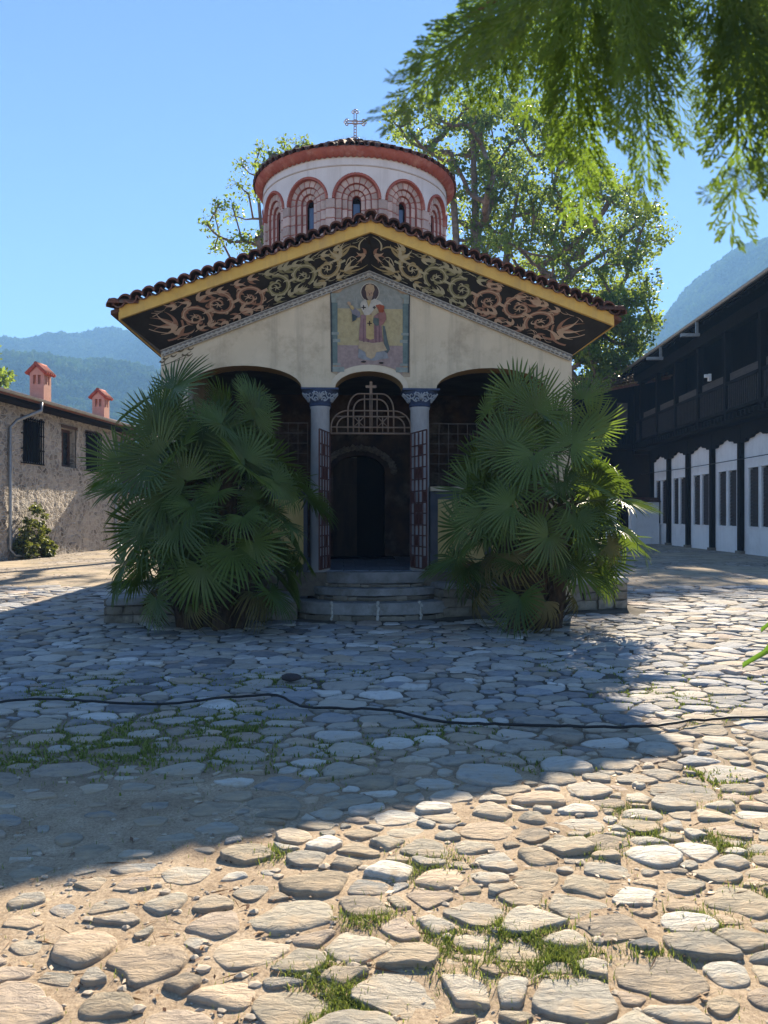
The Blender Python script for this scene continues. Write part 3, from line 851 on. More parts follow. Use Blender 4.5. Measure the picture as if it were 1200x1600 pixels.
# ---- fanlight over the gate
def Fz(zx, zy): return (lx(460 + zx / 4.0), lz(570 + zy / 4.0))
fg = MB(); FY = .18
def fline(p, r_=.013):
    fg.tube([(a, FY, c) for a, c in p], r_, 5)
def arc(cx, cz, rx, rz, a0, a1, n=9): return [(cx + rx * math.cos(R(a0 + (a1 - a0) * i / n)), cz + rz * math.sin(R(a0 + (a1 - a0) * i / n))) for i in range(n + 1)]
yb = [Fz(0, v)[1] for v in (422, 383, 315, 278, 170, 205)]
X = lambda v: Fz(v, 0)[0]
fline([(X(228), yb[0]), (X(735), yb[0])], .018); fline([(X(228), yb[1]), (X(735), yb[1])]); fline([(X(265), yb[2]), (X(695), yb[2])]); fline([(X(335), yb[3]), (X(625), yb[3])])
fline([(X(228), yb[0]), (X(228), yb[1])] + arc(X(335), yb[1], X(335) - X(228), yb[3] - yb[1], 180, 90)[1:])
fline([(X(265), yb[0]), (X(265), yb[1])] + arc(X(335), yb[1], X(335) - X(265), yb[2] - yb[1], 180, 90)[1:])
fline([(X(735), yb[0]), (X(735), yb[1])] + arc(X(625), yb[1], X(735) - X(625), yb[3] - yb[1], 0, 90)[1:])
fline([(X(695), yb[0]), (X(695), yb[1])] + arc(X(625), yb[1], X(695) - X(625), yb[2] - yb[1], 0, 90)[1:])
w_ = X(410) - X(335)
fline([(X(335), yb[0]), (X(335), yb[3])] + arc(X(410), yb[3], w_, yb[4] - yb[3], 180, 90)[1:] + [(X(550), yb[4])] + arc(X(550), yb[3], w_, yb[4] - yb[3], 90, 0)[1:] + [(X(625), yb[0])])
w2 = X(435) - X(370)
fline([(X(370), yb[0]), (X(370), yb[3])] + arc(X(435), yb[3], w2, yb[5] - yb[3], 180, 90)[1:] + [(X(525), yb[5])] + arc(X(525), yb[3], w2, yb[5] - yb[3], 90, 0)[1:] + [(X(590), yb[0])])
for v in (405, 440, 475, 487, 520, 555): fline([(X(v), yb[0]), (X(v), yb[4] if 430 < v < 530 else yb[2])], .010)
for (a, b2) in ((370, 440), (520, 590)):
    fline([(X(a), yb[1]), (X(b2), yb[2])], .008); fline([(X(b2), yb[1]), (X(a), yb[2])], .008)
fgo = fg.build('fanlight', M['grille'], CH, smooth=True)
b = MB(); z0, z1 = Fz(0, 170)[1], Fz(0, 92)[1]; zc = Fz(0, 125)[1]; xc = X(481)
b.box(xc - .022, xc + .022, FY - .012, FY + .012, z0, z1); b.box(xc - .085, xc - .0221, FY - .011, FY + .011, zc - .02, zc + .02); b.box(xc + .0221, xc + .085, FY - .011, FY + .011, zc - .02, zc + .02)
b.build('fanlight_cross', M['grille'], fgo)

# ---- gate leaves, opened towards the yard
for s in (-1, 1):
    hx = s * .635 + .02; W = .60; z0, z1 = .74, 2.83
    g = MB()
    for i in range(5): g.box(i * W / 4 - .009, i * W / 4 + .009, -.011, .011, z0, z1)
    zs = [z0, .93, 1.07, 1.24, 1.40, 1.58, 1.74, 1.92, 2.10, 2.28, 2.46, 2.62, z1]
    for z in zs: g.box(0, W, -.008, .008, z - .009, z + .009)
    gm = g.mesh('gate', M['iron'])
    gt = link('gate', gm, CH, (hx, .02, 0), (0, 0, R(-72 if s > 0 else -104)))
    for k, z in enumerate(zs[:-1]):
        for i in range(4):
            if (i + k) % 3 == 0 and k % 2 == 0 or (k in (4, 5, 8) and i in (1, 2)):
                b = MB(); b.box(i * W / 4 + .012, (i + 1) * W / 4 - .012, -.004, .004, z + .012, zs[k + 1] - .012); b.build('gate_panel', M['iron'], gt)

def rock(x0, x1, y0, y1, z0, z1, seed, amp=.022):
    bm = bmesh.new(); bmesh.ops.create_cube(bm, size=1)
    bmesh.ops.subdivide_edges(bm, edges=bm.edges[:], cuts=2, use_grid_fill=True)
    vs = []
    for v in bm.verts:
        p = v.co; m_ = max(abs(p.x), abs(p.y), abs(p.z)) * 2
        edge = sum(1 for c_ in p if abs(c_) > .49)
        k = 1 - .05 * max(0, edge - 1)
        q_ = Vector((x0 + (p.x * k + .5) * (x1 - x0), y0 + (p.y * k + .5) * (y1 - y0), z0 + (p.z * k + .5) * (z1 - z0)))
        n_ = mnoise.noise_vector(q_ * 6 + Vector((seed * 3.1, seed, 0)))
        vs.append(q_ + n_ * amp)
    bm.verts.index_update(); b_ = MB(); b_.add(vs, [tuple(v.index for v in f.verts) for f in bm.faces]); bm.free(); return b_

# ---- steps
def step(a, d, y0, z0, z1, bev=.015):
    n = 22
    pl = [(.10 - a, y0)] + [(.10 - a * math.cos(math.pi * i / n), y0 - d * math.sin(math.pi * i / n) ** .95) for i in range(n + 1)] + [(.10 + a, y0)]
    pl = pl[1:-1]
    b = MB(); b.prism(pl, lambda x, y: (x, y, z0), lambda x, y: (x, y, z1)); return b
ST = empty('steps', parent=CH)
for (a, d, z0, z1) in ((1.27, .78, .075, .255), (.97, .52, .33, .445), (.79, .30, .50, .675)):
    step(a, d, .03, z0, z1).build('step', M['slab'], ST, tri=True, bevel=.012)
sr2 = random.Random(9)
for (a, d, z0, z1) in ((1.19, .73, -.05, .07), (.92, .47, .258, .328), (.76, .26, .447, .498)):
    cuts_ = [0]
    while cuts_[-1] < .97: cuts_.append(cuts_[-1] + sr2.uniform(.05, .13))
    n = len(cuts_) - 1
    for i in range(n):
        t0 = math.pi * min(1, cuts_[i]); t1 = math.pi * min(1, cuts_[i + 1]); tm_ = (t0 + t1) / 2
        c = (.10 - a * math.cos(tm_), .03 - d * math.sin(tm_) ** .95)
        nx_, ny_ = .10 - a * math.cos(t1) - (.10 - a * math.cos(t0)), -(d * math.sin(t1) ** .95 - d * math.sin(t0) ** .95)
        L_ = math.hypot(nx_, ny_)
        b = rock(-L_ * .55, L_ * .55, -.03 - sr2.uniform(0, .03), .14, 0, (z1 - z0) * sr2.uniform(.85, 1.05), i * 7.3 + a, .015)
        o = b.build('step_stone', M['stone'], ST, smooth=35); o.location = (c[0], c[1], z0); o.rotation_euler = (0, 0, math.atan2(ny_, nx_))
for x, z0, z1, y in ((-.58, .02, .25, -.62), (.10, .02, .258, -.745), (.74, .02, .25, -.63)):
    b = MB()
    for k in range(7): b.ico((x + sr2.gauss(0, .012), y - .012, z0 + (z1 - z0) * k / 6), .035, 1, (.8, .35, 1), .3, sr2)
    b.build('mortar_patch', mat('pale_mortar', (.50, .48, .44), (.38, .36, .33), .9, 20, 5), ST, smooth=True)

# ---- stone plinth either side of the steps
PL = empty('plinth', parent=CH)
def plinth(x0, x1, yf0, yf1, H0, H1, rows, sd_):
    rg = random.Random(sd_)
    b = MB()
    f = lambda x: yf0 + (yf1 - yf0) * (x - x0) / (x1 - x0)
    vs = [(x0 + .05, f(x0) + .10, -.1), (x1 - .02, f(x1) + .10, -.1), (x1 - .02, .6, -.1), (x0 + .05, .6, -.1)]
    b.add(vs + [(v[0], v[1], H0 - .05) for v in vs], [(3, 2, 1, 0), (4, 5, 6, 7), (0, 1, 5, 4), (1, 2, 6, 5), (2, 3, 7, 6), (3, 0, 4, 7)])
    b.build('plinth_core', M['stone'], PL)
    ang = math.atan2(yf1 - yf0, x1 - x0)
    z = 0
    for k, h in enumerate(rows):
        top = k == len(rows) - 1
        x = x0
        while x < x1 - .02:
            L_ = rg.uniform(.55, .95) if top else rg.uniform(.22, .5)
            if x1 - x - L_ < .2: L_ = x1 - x
            e = 0 if top else rg.uniform(.0, .04)
            bb = rock(.004, L_ - .004, e - (.05 if top else 0), .40 if not top else .62, z + .004, z + h * (1 if top else rg.uniform(.90, 1.02)), rg.uniform(0, 99), .014 if top else .024)
            vv = []
            o = bb.build('plinth_slab' if top else 'plinth_stone', M['slab'] if top else M['stone'], PL, smooth=35)
            o.location = (x, f(x), 0); o.rotation_euler = (rg.gauss(0, .01), rg.gauss(0, .008), ang)
            x += L_
        z += h
plinth(-3.78, -1.08, -.92, -.62, .36, .36, (.13, .13, .11), 1)
plinth(1.10, 4.35, -.50, .55, .52, .52, (.15, .14, .13, .10), 2)
rg = random.Random(4)
for (xx, ya, yb_, H, nr_) in ((-3.80, -.85, 1.2, .36, 3), (4.33, .6, 1.6, .5, 3)):
    for k in range(nr_):
        y = ya
        while y < yb_:
            L_ = rg.uniform(.3, .6); b = MB(); b.box(-.02, .4, 0, L_ - .01, k * H / nr_ + .005, (k + 1) * H / nr_ - .004)
            o = b.build('plinth_stone', M['stone'], PL, bevel=.015); o.location = (xx if xx < 0 else xx - .4, y, 0); y += L_
for q_ in ((-3.78, -2.9, -.2, 1.3, .30, .355), (2.9, 4.3, .9, 1.9, .40, .515)):
    b = MB(); b.box(*q_); b.build('plinth_top', M['slab'], PL)

# ---- gable: soffit frieze, fascia, moulding, roof
FX, FZ0, FZA, FYF = 3.66, 4.42, 5.76, -.60
def Wl(s): return Vector((-HW * (1 - s), 0, 4.08 + 1.28 * s))
def Fl(s): return Vector((-FX * (1 - s), FYF, FZ0 + (FZA - FZ0) * s))
def Pp(s, t, off=0.0, mir=1):
    p = Wl(s).lerp(Fl(s), t) + Vector((0, -.55, -.83)).normalized() * off
    return Vector((p.x * mir, p.y, p.z))
LS, HS = 3.50, .70
GAB = empty('gable', parent=CH)
for mir in (-1, 1):
    b = MB(); ng_ = 32
    b.add([Pp(i / ng_, j / 6, 0, -mir) for i in range(ng_ + 1) for j in range(7)], [(i * 7 + j, i * 7 + j + 1, i * 7 + j + 8, i * 7 + j + 7) for i in range(ng_) for j in range(6)])
    # side eave soffit
    x0, x1 = -mir * -HW, -mir * -FX
    b.add([(x0, 0, 4.08), (x1, FYF, FZ0), (x1, 12.5, FZ0), (x0, 12.5, 4.08)], [(0, 1, 2, 3)])
    b.build('painted_soffit', M['black_paint'], GAB)
    b = MB()
    p0, p1 = Fl(0), Fl(1)
    vs = []
    for (p, e) in ((p0, 0), (p1, 0)):
        for (dy, dz) in ((-.035, -.015), (.03, -.015), (.03, .165), (-.035, .165)): vs.append((p.x * -mir, p.y + dy, p.z + dz))
    b.add(vs, [(0, 1, 2, 3), (7, 6, 5, 4), (0, 4, 5, 1), (1, 5, 6, 2), (2, 6, 7, 3), (3, 7, 4, 0)])
    b.build('fascia_board', M['yellow'], GAB)
    b = MB(); x1 = -mir * -FX
    b.box(min(x1, x1 + .03 * -mir * -1), max(x1, x1 + .03 * -mir * -1), FYF + .031, 12.5, FZ0 - .015, FZ0 + .15); b.build('eave_board', M['yellow'], GAB)
    # carved moulding along the wall
    mo = MB(); d = (Wl(1) - Wl(0)).normalized(); nrm = Vector((-d.z, 0, d.x))
    n = 44
    a, c = Wl(0), Wl(1)
    vs = []
    for p in (a, c):
        for (u, y) in ((-.095, -.001), (-.095, -.03), (-.005, -.05), (-.005, -.001)): vs.append(((p + nrm * u).x * -mir, y, (p + nrm * u).z))
    mo.add(vs, [(0, 1, 2, 3), (7, 6, 5, 4), (0, 4, 5, 1), (1, 5, 6, 2), (2, 6, 7, 3), (3, 7, 4, 0)])
    mo.build('moulding', mat('moulding_base', (.20, .185, .17), (.13, .12, .11), .85, 10, 5), GAB)
    mo = MB()
    L_ = (c - a).length
    for i in range(n):
        ctr = a + d * (L_ * (i + .5) / n)
        for (u, v, r_) in ((0, -.05, .026), (-.026, -.058, .018), (.026, -.058, .018), (0, -.078, .017)):
            q_ = ctr + d * u + nrm * v
            mo.ico((q_.x * -mir, -.043, q_.z), r_, 1, (1, .6, 1))
    for u in (-.098, -.006):
        mo.bar(*[((p + nrm * u).x * -mir, -.045, (p + nrm * u).z) for p in (a, c)], .012)
    o = mo.build('leaf_moulding', mat('moulding_relief', (.46, .43, .38), (.32, .30, .27), .85, 14, 5), GAB, smooth=True); 

# painted scrolls on the soffit
def stroke(mb, p, w0, w1, mir, off):
    """tapered painted ribbon; p in (s metres, t metres) on the soffit"""
    n = len(p); vs = []
    for i, (a, c) in enumerate(p):
        q0, q1 = p[max(i - 1, 0)], p[min(i + 1, n - 1)]
        dx, dy = q1[0] - q0[0], q1[1] - q0[1]; l = math.hypot(dx, dy) or 1
        f = i / (n - 1); wd = (w0 + (w1 - w0) * f) * (.35 + .65 * math.sin(math.pi * min(1, .15 + f * .85)) if w1 < w0 else 1) / 2
        for s in (-1, 1):
            A = a - dy / l * wd * s; C = c + dx / l * wd * s
            vs.append(Pp(A / LS, max(.01, min(.99, C / HS)), off, mir))
    mb.add(vs, [(2 * i, 2 * i + 1, 2 * i + 3, 2 * i + 2) for i in range(n - 1)])
def bez(p0, p1, p2, n=10):
    return [((1 - t) ** 2 * p0[0] + 2 * t * (1 - t) * p1[0] + t * t * p2[0], (1 - t) ** 2 * p0[1] + 2 * t * (1 - t) * p1[1] + t * t * p2[1]) for t in [i / n for i in range(n + 1)]]
def scroll_unit(mbs, cx, cy, r0, sgn, a0, mir, rg):
    A, B_, = mbs
    sp = spiral(cx, cy, r0, r0 * .12, a0, sgn * 1.45, 34)
    stroke(A, sp, .078, .032, mir, .003)
    stroke(B_, spiral(cx, cy, r0 * 1.05, r0 * .16, a0 + sgn * .12, sgn * 1.3, 30), .022, .010, mir, .005)
    # acanthus leaves breaking off the scroll
    for k in range(11):
        f = .03 + k * .068
        i = int(f * 34); x, y = sp[i]
        ang = a0 + sgn * 1.45 * 2 * math.pi * f
        out = 1 if k % 3 != 2 else -1
        ln = r0 * rg.uniform(.45, .75) * (1 if out > 0 else .6)
        t1 = ang + sgn * .5; t2 = ang + sgn * rg.uniform(1.1, 1.5)
        p1 = (x + out * math.cos(t1) * ln * .6, y + out * math.sin(t1) * ln * .6)
        p2 = (x + out * math.cos(t1) * ln * .5 + math.cos(t2 + 1.2 * sgn) * ln * .55, y + out * math.sin(t1) * ln * .5 + math.sin(t2 + 1.2 * sgn) * ln * .55)
        if not (.02 < p2[1] < HS - .02): continue
        stroke(A if k % 2 else B_, bez((x, y), p1, p2), .060 if k % 2 else .030, .008, mir, .0035 if k % 2 else .0055)
    # small flower in the eye
    for k in range(5):
        a = a0 + k * 1.0
        stroke(B_, bez((cx, cy), (cx + math.cos(a) * r0 * .2, cy + math.sin(a) * r0 * .2), (cx + math.cos(a + .5) * r0 * .33, cy + math.sin(a + .5) * r0 * .33), 5), .02, .006, mir, .006)
def leafspray(mbs, x, y, a, ln, n, mir, spread=1.6):
    for k in range(n):
        t = a + (k / (n - 1) - .5) * spread
        p2 = (x + math.cos(t) * ln * (1 - .35 * abs(k / (n - 1) - .5)), y + math.sin(t) * ln * (1 - .35 * abs(k / (n - 1) - .5)))
        p1 = (x + math.cos(t + .5 * (1 if k % 2 else -1)) * ln * .5, y + math.sin(t + .5 * (1 if k % 2 else -1)) * ln * .5)
        stroke(mbs[k % 2], bez((x, y), p1, p2, 8), .066, .010, mir, .004 + .0015 * (k % 2))
PNT = {}
for nm, c1, c2 in (('rose', (.33, .18, .125), (.52, .37, .27)), ('olive', (.26, .245, .135), (.46, .43, .30)), ('ochre', (.40, .32, .17), (.52, .46, .32))):
    PNT[nm] = (mat(nm + '_paint', c1, None, .85, 12, 6), mat(nm + '_highlight', c2, None, .85, 12, 6))
for mir in (-1, 1):
    rg = random.Random(12 + mir)
    rose = (MB(), MB()); ol = (MB(), MB()); oc = (MB(), MB())
    m = -mir
    y0 = HS * .50
    # corner flower
    leafspray(rose, .50, .30, 2.4, .34, 6, m, 1.8); leafspray(rose, .40, .16, .5, .3, 4, m, 1.2)
    stroke(rose[0], bez((.22, .12), (.5, .05), (.62, .36)), .03, .03, m, .003)
    stroke(rose[1], bez((.16, .40), (.26, .2), (.50, .20)), .02, .006, m, .003)
    cxs = [(.80, 1, -1.2), (1.20, -1, 1.4), (1.62, 1, -1.0)]
    for i, (cx, sg, a0) in enumerate(cxs):
        scroll_unit(rose, cx, y0 + (.04 if i % 2 else -.02), .215, sg, a0, m, rg)
        stroke(rose[1], [(cx + .17, y0 - .01), (cx + .30, y0 + .005)], .045, .045, m, .0045)
    leafspray(rose, 1.42, .16, -.2, .24, 4, m, 1.3); leafspray(rose, 1.0, .56, .3, .22, 4, m, 1.0)
    for i, (cx, sg, a0) in enumerate([(2.06, -1, 1.6), (2.46, 1, -1.3), (2.84, -1, 1.2)]):
        scroll_unit(ol if i < 2 else oc, cx, y0 + (.03 if i % 2 else -.02), .205, sg, a0, m, rg)
        stroke(ol[1], [(cx + .17, y0 + .0), (cx + .28, y0 + .015)], .04, .04, m, .0045)
    leafspray(ol, 2.24, .56, .2, .24, 4, m, 1.1); leafspray(ol, 2.28, .14, .1, .22, 4, m, 1.1)
    # cartouche at the ridge
    leafspray(oc, 3.06, .46, 2.0, .26, 6, m, 2.4); leafspray(oc, 3.10, .18, .3, .26, 5, m, 1.6)
    stroke(oc[0], bez((3.02, .22), (3.28, .05), (3.47, .14)), .045, .02, m, .003)
    stroke(oc[0], bez((3.05, .50), (3.22, .66), (3.34, .45)), .04, .02, m, .003)
    stroke(oc[1], bez((3.34, .45), (3.30, .62), (3.47, .63)), .03, .012, m, .004)
    stroke(oc[1], bez((3.12, .28), (3.20, .48), (3.30, .30)), .022, .010, m, .004)
    leafspray(rose, 3.42, .34, 3.1, .17, 5, m, 2.4)
    for x_ in np.arange(.72, 3.0, .205):
        for y_, a_ in ((.10, .9), (.60, -.9)):
            grp = rose if x_ < 1.85 else (ol if x_ < 2.6 else oc)
            leafspray(grp, x_ + rg.uniform(-.04, .04), y_ + rg.uniform(-.02, .02), a_ * .3 + (3.14 if rg.random() < .4 else 0), .15, 4, m, 1.5)
    # thin tendrils on the black ground
    for _ in range(60):
        x = rg.uniform(.3, 3.3); y = rg.choice((rg.uniform(.05, .14), rg.uniform(.56, .66))); a = rg.uniform(-.6, .6)
        stroke((rose if x < 1.85 else ol)[1], bez((x, y), (x + .08, y + a * .12), (x + .14, y + rg.uniform(-.05, .05)), 6), .012, .004, m, .003)
    for nm, mm in (('rose', rose), ('olive', ol), ('ochre', oc)):
        mm[0].build(nm + '_scroll_pattern', PNT[nm][0], GAB); mm[1].build(nm + '_highlight_pattern', PNT[nm][1], GAB)

# corner vine painted on the plaster
vm_ = MB()
def wst(p, w0, w1, y=-.004):
    n = len(p); vs = []
    for i, (a, c) in enumerate(p):
        q0, q1 = p[max(i - 1, 0)], p[min(i + 1, n - 1)]; dx, dy = q1[0] - q0[0], q1[1] - q0[1]; l = math.hypot(dx, dy) or 1
        wd = (w0 + (w1 - w0) * i / (n - 1)) / 2
        for s in (-1, 1): vs.append((a - dy / l * wd * s, y, c + dx / l * wd * s))
    vm_.add(vs, [(2 * i, 2 * i + 1, 2 * i + 3, 2 * i + 2) for i in range(n - 1)])
wst(bez((lx(256), lz(575)), (lx(275), lz(570)), (lx(302), lz(552))), .014, .008)
wst(bez((lx(270), lz(570)), (lx(285), lz(566)), (lx(299), lz(560))), .010, .004)
wst(bez((lx(262), lz(573)), (lx(258), lz(560)), (lx(264), lz(554))), .010, .004)
for (a, c) in ((286, 551), (292, 557), (301, 548), (263, 563), (275, 559), (258, 568), (299, 557)):
    wst(bez((lx(a - 4), lz(c)), (lx(a), lz(c + 4)), (lx(a + 5), lz(c - 2)), 6), .035, .010)
vm_.build('wall_vine_pattern', mat('vine_paint', (.14, .11, .07), None, .9, 12, 4), wall)

# ---- tiles on the verge of the gable
def tile_mesh(name, r_, ln, cover=True, th=.018, drop=.0):
    b = MB(); n = 8; vs = []; s = 1 if cover else -1
    for k, y in enumerate((0, ln)):
        rr = r_ * (1 if k == 0 else .86)
        for q_ in (rr, rr - th):
            for i in range(n + 1):
                a = math.pi * i / n; vs.append((-q_ * math.cos(a), y, s * q_ * math.sin(a) * .92 + drop * k))
    m_ = n + 1
    fs = []
    for i in range(n):
        fs += [(i, i + 1, 2 * m_ + i + 1, 2 * m_ + i), (m_ + i, m_ + i + 1, 3 * m_ + i + 1, 3 * m_ + i), (i, m_ + i, m_ + i + 1, i + 1)]
    fs += [(0, m_, 3 * m_, 2 * m_), (n, m_ + n, 3 * m_ + n, 2 * m_ + n)]
    b.add(vs, fs); return b.mesh(name, M['tile'], smooth=35)
tc_, tp_ = tile_mesh('tile', .098, .42, True, drop=.10), tile_mesh('tile', .092, .42, False, drop=.10)
RF = MB()
for s in (-1, 1):
    x1 = s * 3.80
    vs = [(0, FYF + .02, FZA + .15), (x1, FYF + .02, FZ0 + .15 - .09), (x1, 12.8, FZ0 + .06), (0, 12.8, FZA + .15)]
    RF.add(vs + [(a, c, d + .06) for a, c, d in vs], [(3, 2, 1, 0), (4, 5, 6, 7), (0, 1, 5, 4), (1, 2, 6, 5), (2, 3, 7, 6), (3, 0, 4, 7)])
roof = RF.build('roof', mat('roof_bed', (.16, .075, .05), (.09, .045, .035), .9, 6, 6), CH)
RT = MB()
for s in (-1, 1):
    ny = 60 * 4; vs = []
    for j in range(ny + 1):
        y = -.2 + 13.0 * j / ny
        z = .06 * abs(math.sin(math.pi * j / 4 + .001)) ** .7
        for (x, zz) in ((s * .08, FZA + .22), (s * 3.84, FZ0 + .14)): vs.append((x, y, zz + z))
    RT.add(vs, [(2 * j, 2 * j + 1, 2 * j + 3, 2 * j + 2) for j in range(ny)])
tag(RT.build('roof_tiles', M['tile'], roof, smooth=True), kind='stuff')
b = MB(); b.tube([(0, -.25, FZA + .22), (0, 12.7, FZA + .22)], .11, 10); b.build('ridge_tiles', M['tile'], roof, smooth=True)
nt_ = 22
for s in (-1, 1):
    for i in range(nt_ + 1):
        f = (i + .0) / nt_
        x = s * (3.74 * f); z = FZA + .165 - f * (FZA - FZ0) * 3.74 / FX + .0
        for lay in range(2):
            if i == 0 and s > 0: continue
            link('tile', tc_, roof, (x, -.705 + lay * .045, z + .035 + lay * .028), (R(-3), s * .35 * .8 + rng.gauss(0, .03), rng.gauss(0, .03)))
        if i < nt_:
            xm = s * 3.74 * (f + .5 / nt_); zm = FZA + .165 - (f + .5 / nt_) * (FZA - FZ0) * 3.74 / FX + .02
            link('tile', tp_, roof, (xm, -.695, zm + .03), (R(-3), s * .35 * .8 + rng.gauss(0, .03), rng.gauss(0, .03)))
# corner tiles laid along the side eave
for s in (-1, 1):
    for k in range(4):
        for c_, m_ in ((0, tc_),):
            o = link('tile', m_, roof, (s * 3.82, -.62 + k * .19, FZ0 + .20 + .015 * (k % 2)), (R(-12), 0, s * R(90) + rng.gauss(0, .05)))
# ================================================================== DRUM
DC = (-.13, 6.02); DR = 2.13
DRUM = empty('drum', (DC[0], DC[1], 0), 0, parent=CH)
NB = 12; BA_ = 2 * math.pi / NB
def cyl(u, z, r): a = u / DR; return (r * math.sin(a), -r * math.cos(a), z)     # bay centred on -y
ZS, ZB, ZT = 8.12, 5.9, 9.02
HB = DR * BA_ / 2
brg = random.Random(31)
def blockmesh(outline, r_in, r_out, name, bev=.012, m=None):
    b = MB(); b.prism(outline, lambda u, z: cyl(u, z, r_in), lambda u, z: cyl(u, z, r_out))
    return b.mesh(name, m or M['block'], bevel=bev)
def voussoir(ra, rb, a0, a1, n=3):
    p = [(-ra * math.cos(a0 + (a1 - a0) * i / n), ZS + ra * math.sin(a0 + (a1 - a0) * i / n)) for i in range(n + 1)]
    q = [(-rb * math.cos(a0 + (a1 - a0) * i / n), ZS + rb * math.sin(a0 + (a1 - a0) * i / n)) for i in range(n + 1)]
    return p + q[::-1]
RINGS = [(.455, .325, 9, DR - .045), (.318, .205, 7, DR - .10), (.198, .105, 5, DR - .155)]
proto = []
J = .014
for (ro, ri, nv, rr) in RINGS:
    for k in range(nv):
        a0 = math.pi * k / nv; a1 = math.pi * (k + 1) / nv; g = J / 2 / ((ro + ri) / 2)
        proto.append((blockmesh(voussoir(ri, ro, a0 + g, a1 - g), rr - .05, rr + brg.uniform(-.004, .004), 'block'), 0))
    z = ZS - .004; k = 0
    while z > ZB:
        h = .205
        for s in (-1, 1):
            u0, u1 = (ri, ro) if s > 0 else (-ro, -ri)
            dz = brg.uniform(-.012, .012)
            proto.append((blockmesh([(u0, z - h + J), (u1, z - h + J), (u1, z), (u0, z)], rr - .05, rr + brg.uniform(-.004, .004), 'block'), z))
        z -= h; k += 1
z = ZS - .004
while z > ZB:                                  # pier between two bays, set round the bay's right edge
    h = .205
    proto.append((blockmesh([(.462, z - h + J), (2 * HB - .462, z - h + J), (2 * HB - .462, z), (.462, z)], DR - .06, DR + .012, 'block'), z)); z -= h
proto = [(m_, z) for m_, z in proto if z == 0 or z > 6.35]
seen = (-2, -1, 0, 1, 2)
far_b = MB()
for kb in range(NB):
    k = kb if kb <= 6 else kb - 12
    if k in seen:
        for m_, z in proto: link('block', m_, DRUM, rot=(0, 0, k * BA_))
    else:
        Mx = Matrix.Rotation(k * BA_, 3, 'Z')
        for m_, z in proto:
            far_b.add([Mx @ v.co for v in m_.vertices], [tuple(p.vertices) for p in m_.polygons])
tag(far_b.build('blocks', M['block'], DRUM), kind='stuff')
# red mortar behind the blocks, stepping in with the rings; red archivolt; window
def ringsurf(b, ra, rb, r_a, r_b, n=14):
    vs = []; pr = [(1, ZB)] + [(None, i) for i in range(n + 1)] + [(-1, ZB)]
    L_ = []
    for t in range(n + 3):
        if t == 0: f = lambda r_: (-r_, ZB)
        elif t == n + 2: f = lambda r_: (r_, ZB)
        else:
            a = math.pi * (t - 1) / n; f = lambda r_, a=a: (-r_ * math.cos(a), ZS + r_ * math.sin(a))
        vs.append(cyl(*f(ra), r_a)); vs.append(cyl(*f(rb), r_b))
    b.add(vs, [(2 * i, 2 * i + 1, 2 * i + 3, 2 * i + 2) for i in range(n + 2)])
mb = MB()
edges = [(.470, DR - .004), (.462, DR - .057), (.322, DR - .057), (.322, DR - .112), (.202, DR - .112), (.202, DR - .167), (.10, DR - .167), (.10, DR - .30)]
for i in range(len(edges) - 1): ringsurf(mb, edges[i + 1][0], edges[i][0], edges[i + 1][1], edges[i][1])
mb.add([cyl(.465, ZB, DR - .003), cyl(2 * HB - .465, ZB, DR - .003), cyl(2 * HB - .465, ZS, DR - .003), cyl(.465, ZS, DR - .003)], [(0, 1, 2, 3)])
mm_ = mb.mesh('mortar', M['joint'])
ab = MB(); n = 22
for k in range(n):
    a0 = math.pi * k / n; a1 = math.pi * (k + 1) / n; g = .012
    ab.prism(voussoir(.462, .492, a0, a1, 2), lambda u, z: cyl(u, z, DR - .05), lambda u, z: cyl(u, z, DR + .03))
    ab.prism(voussoir(.492, .515, a0 + g, a1 - g, 1), lambda u, z: cyl(u, z, DR - .05), lambda u, z: cyl(u, z, DR + .018))
am_ = ab.mesh('brick_archivolt', M['red_trim'])
wm = MB()
wp = [(-.095, 6.2), (.095, 6.2)] + [(.095 * math.cos(math.pi * i / 8), ZS - .02 + .095 * math.sin(math.pi * i / 8)) for i in range(9)]
wm.prism(wp, lambda u, z: cyl(u, z, DR - .26), lambda u, z: cyl(u, z, DR - .24))
wmesh = wm.mesh('window_pane', M['glass'], tri=True)
wf = MB()
for u in (-.088, .088): wf.prism([(u - .012, 6.2), (u + .012, 6.2), (u + .012, ZS - .02), (u - .012, ZS - .02)], lambda a, z: cyl(a, z, DR - .24), lambda a, z: cyl(a, z, DR - .215))
for z in (6.9, 7.55): wf.prism([(-.076, z), (.076, z), (.076, z + .02), (-.076, z + .02)], lambda a, z: cyl(a, z, DR - .24), lambda a, z: cyl(a, z, DR - .217))
wf.prism([(-.09, ZS - .04), (.09, ZS - .04)] + [(.09 * math.cos(math.pi * i / 6), ZS - .02 + .09 * math.sin(math.pi * i / 6)) for i in range(7)][1:-1], lambda u, z: cyl(u, z, DR - .239), lambda u, z: cyl(u, z, DR - .222))
wfm = wf.mesh('window_frame', M['darkwood'], tri=True)
for k in range(NB):
    for nm, me in (('mortar', mm_), ('brick_archivolt', am_), ('window_pane', wmesh), ('window_frame', wfm)): link(nm, me, DRUM, rot=(0, 0, k * BA_))
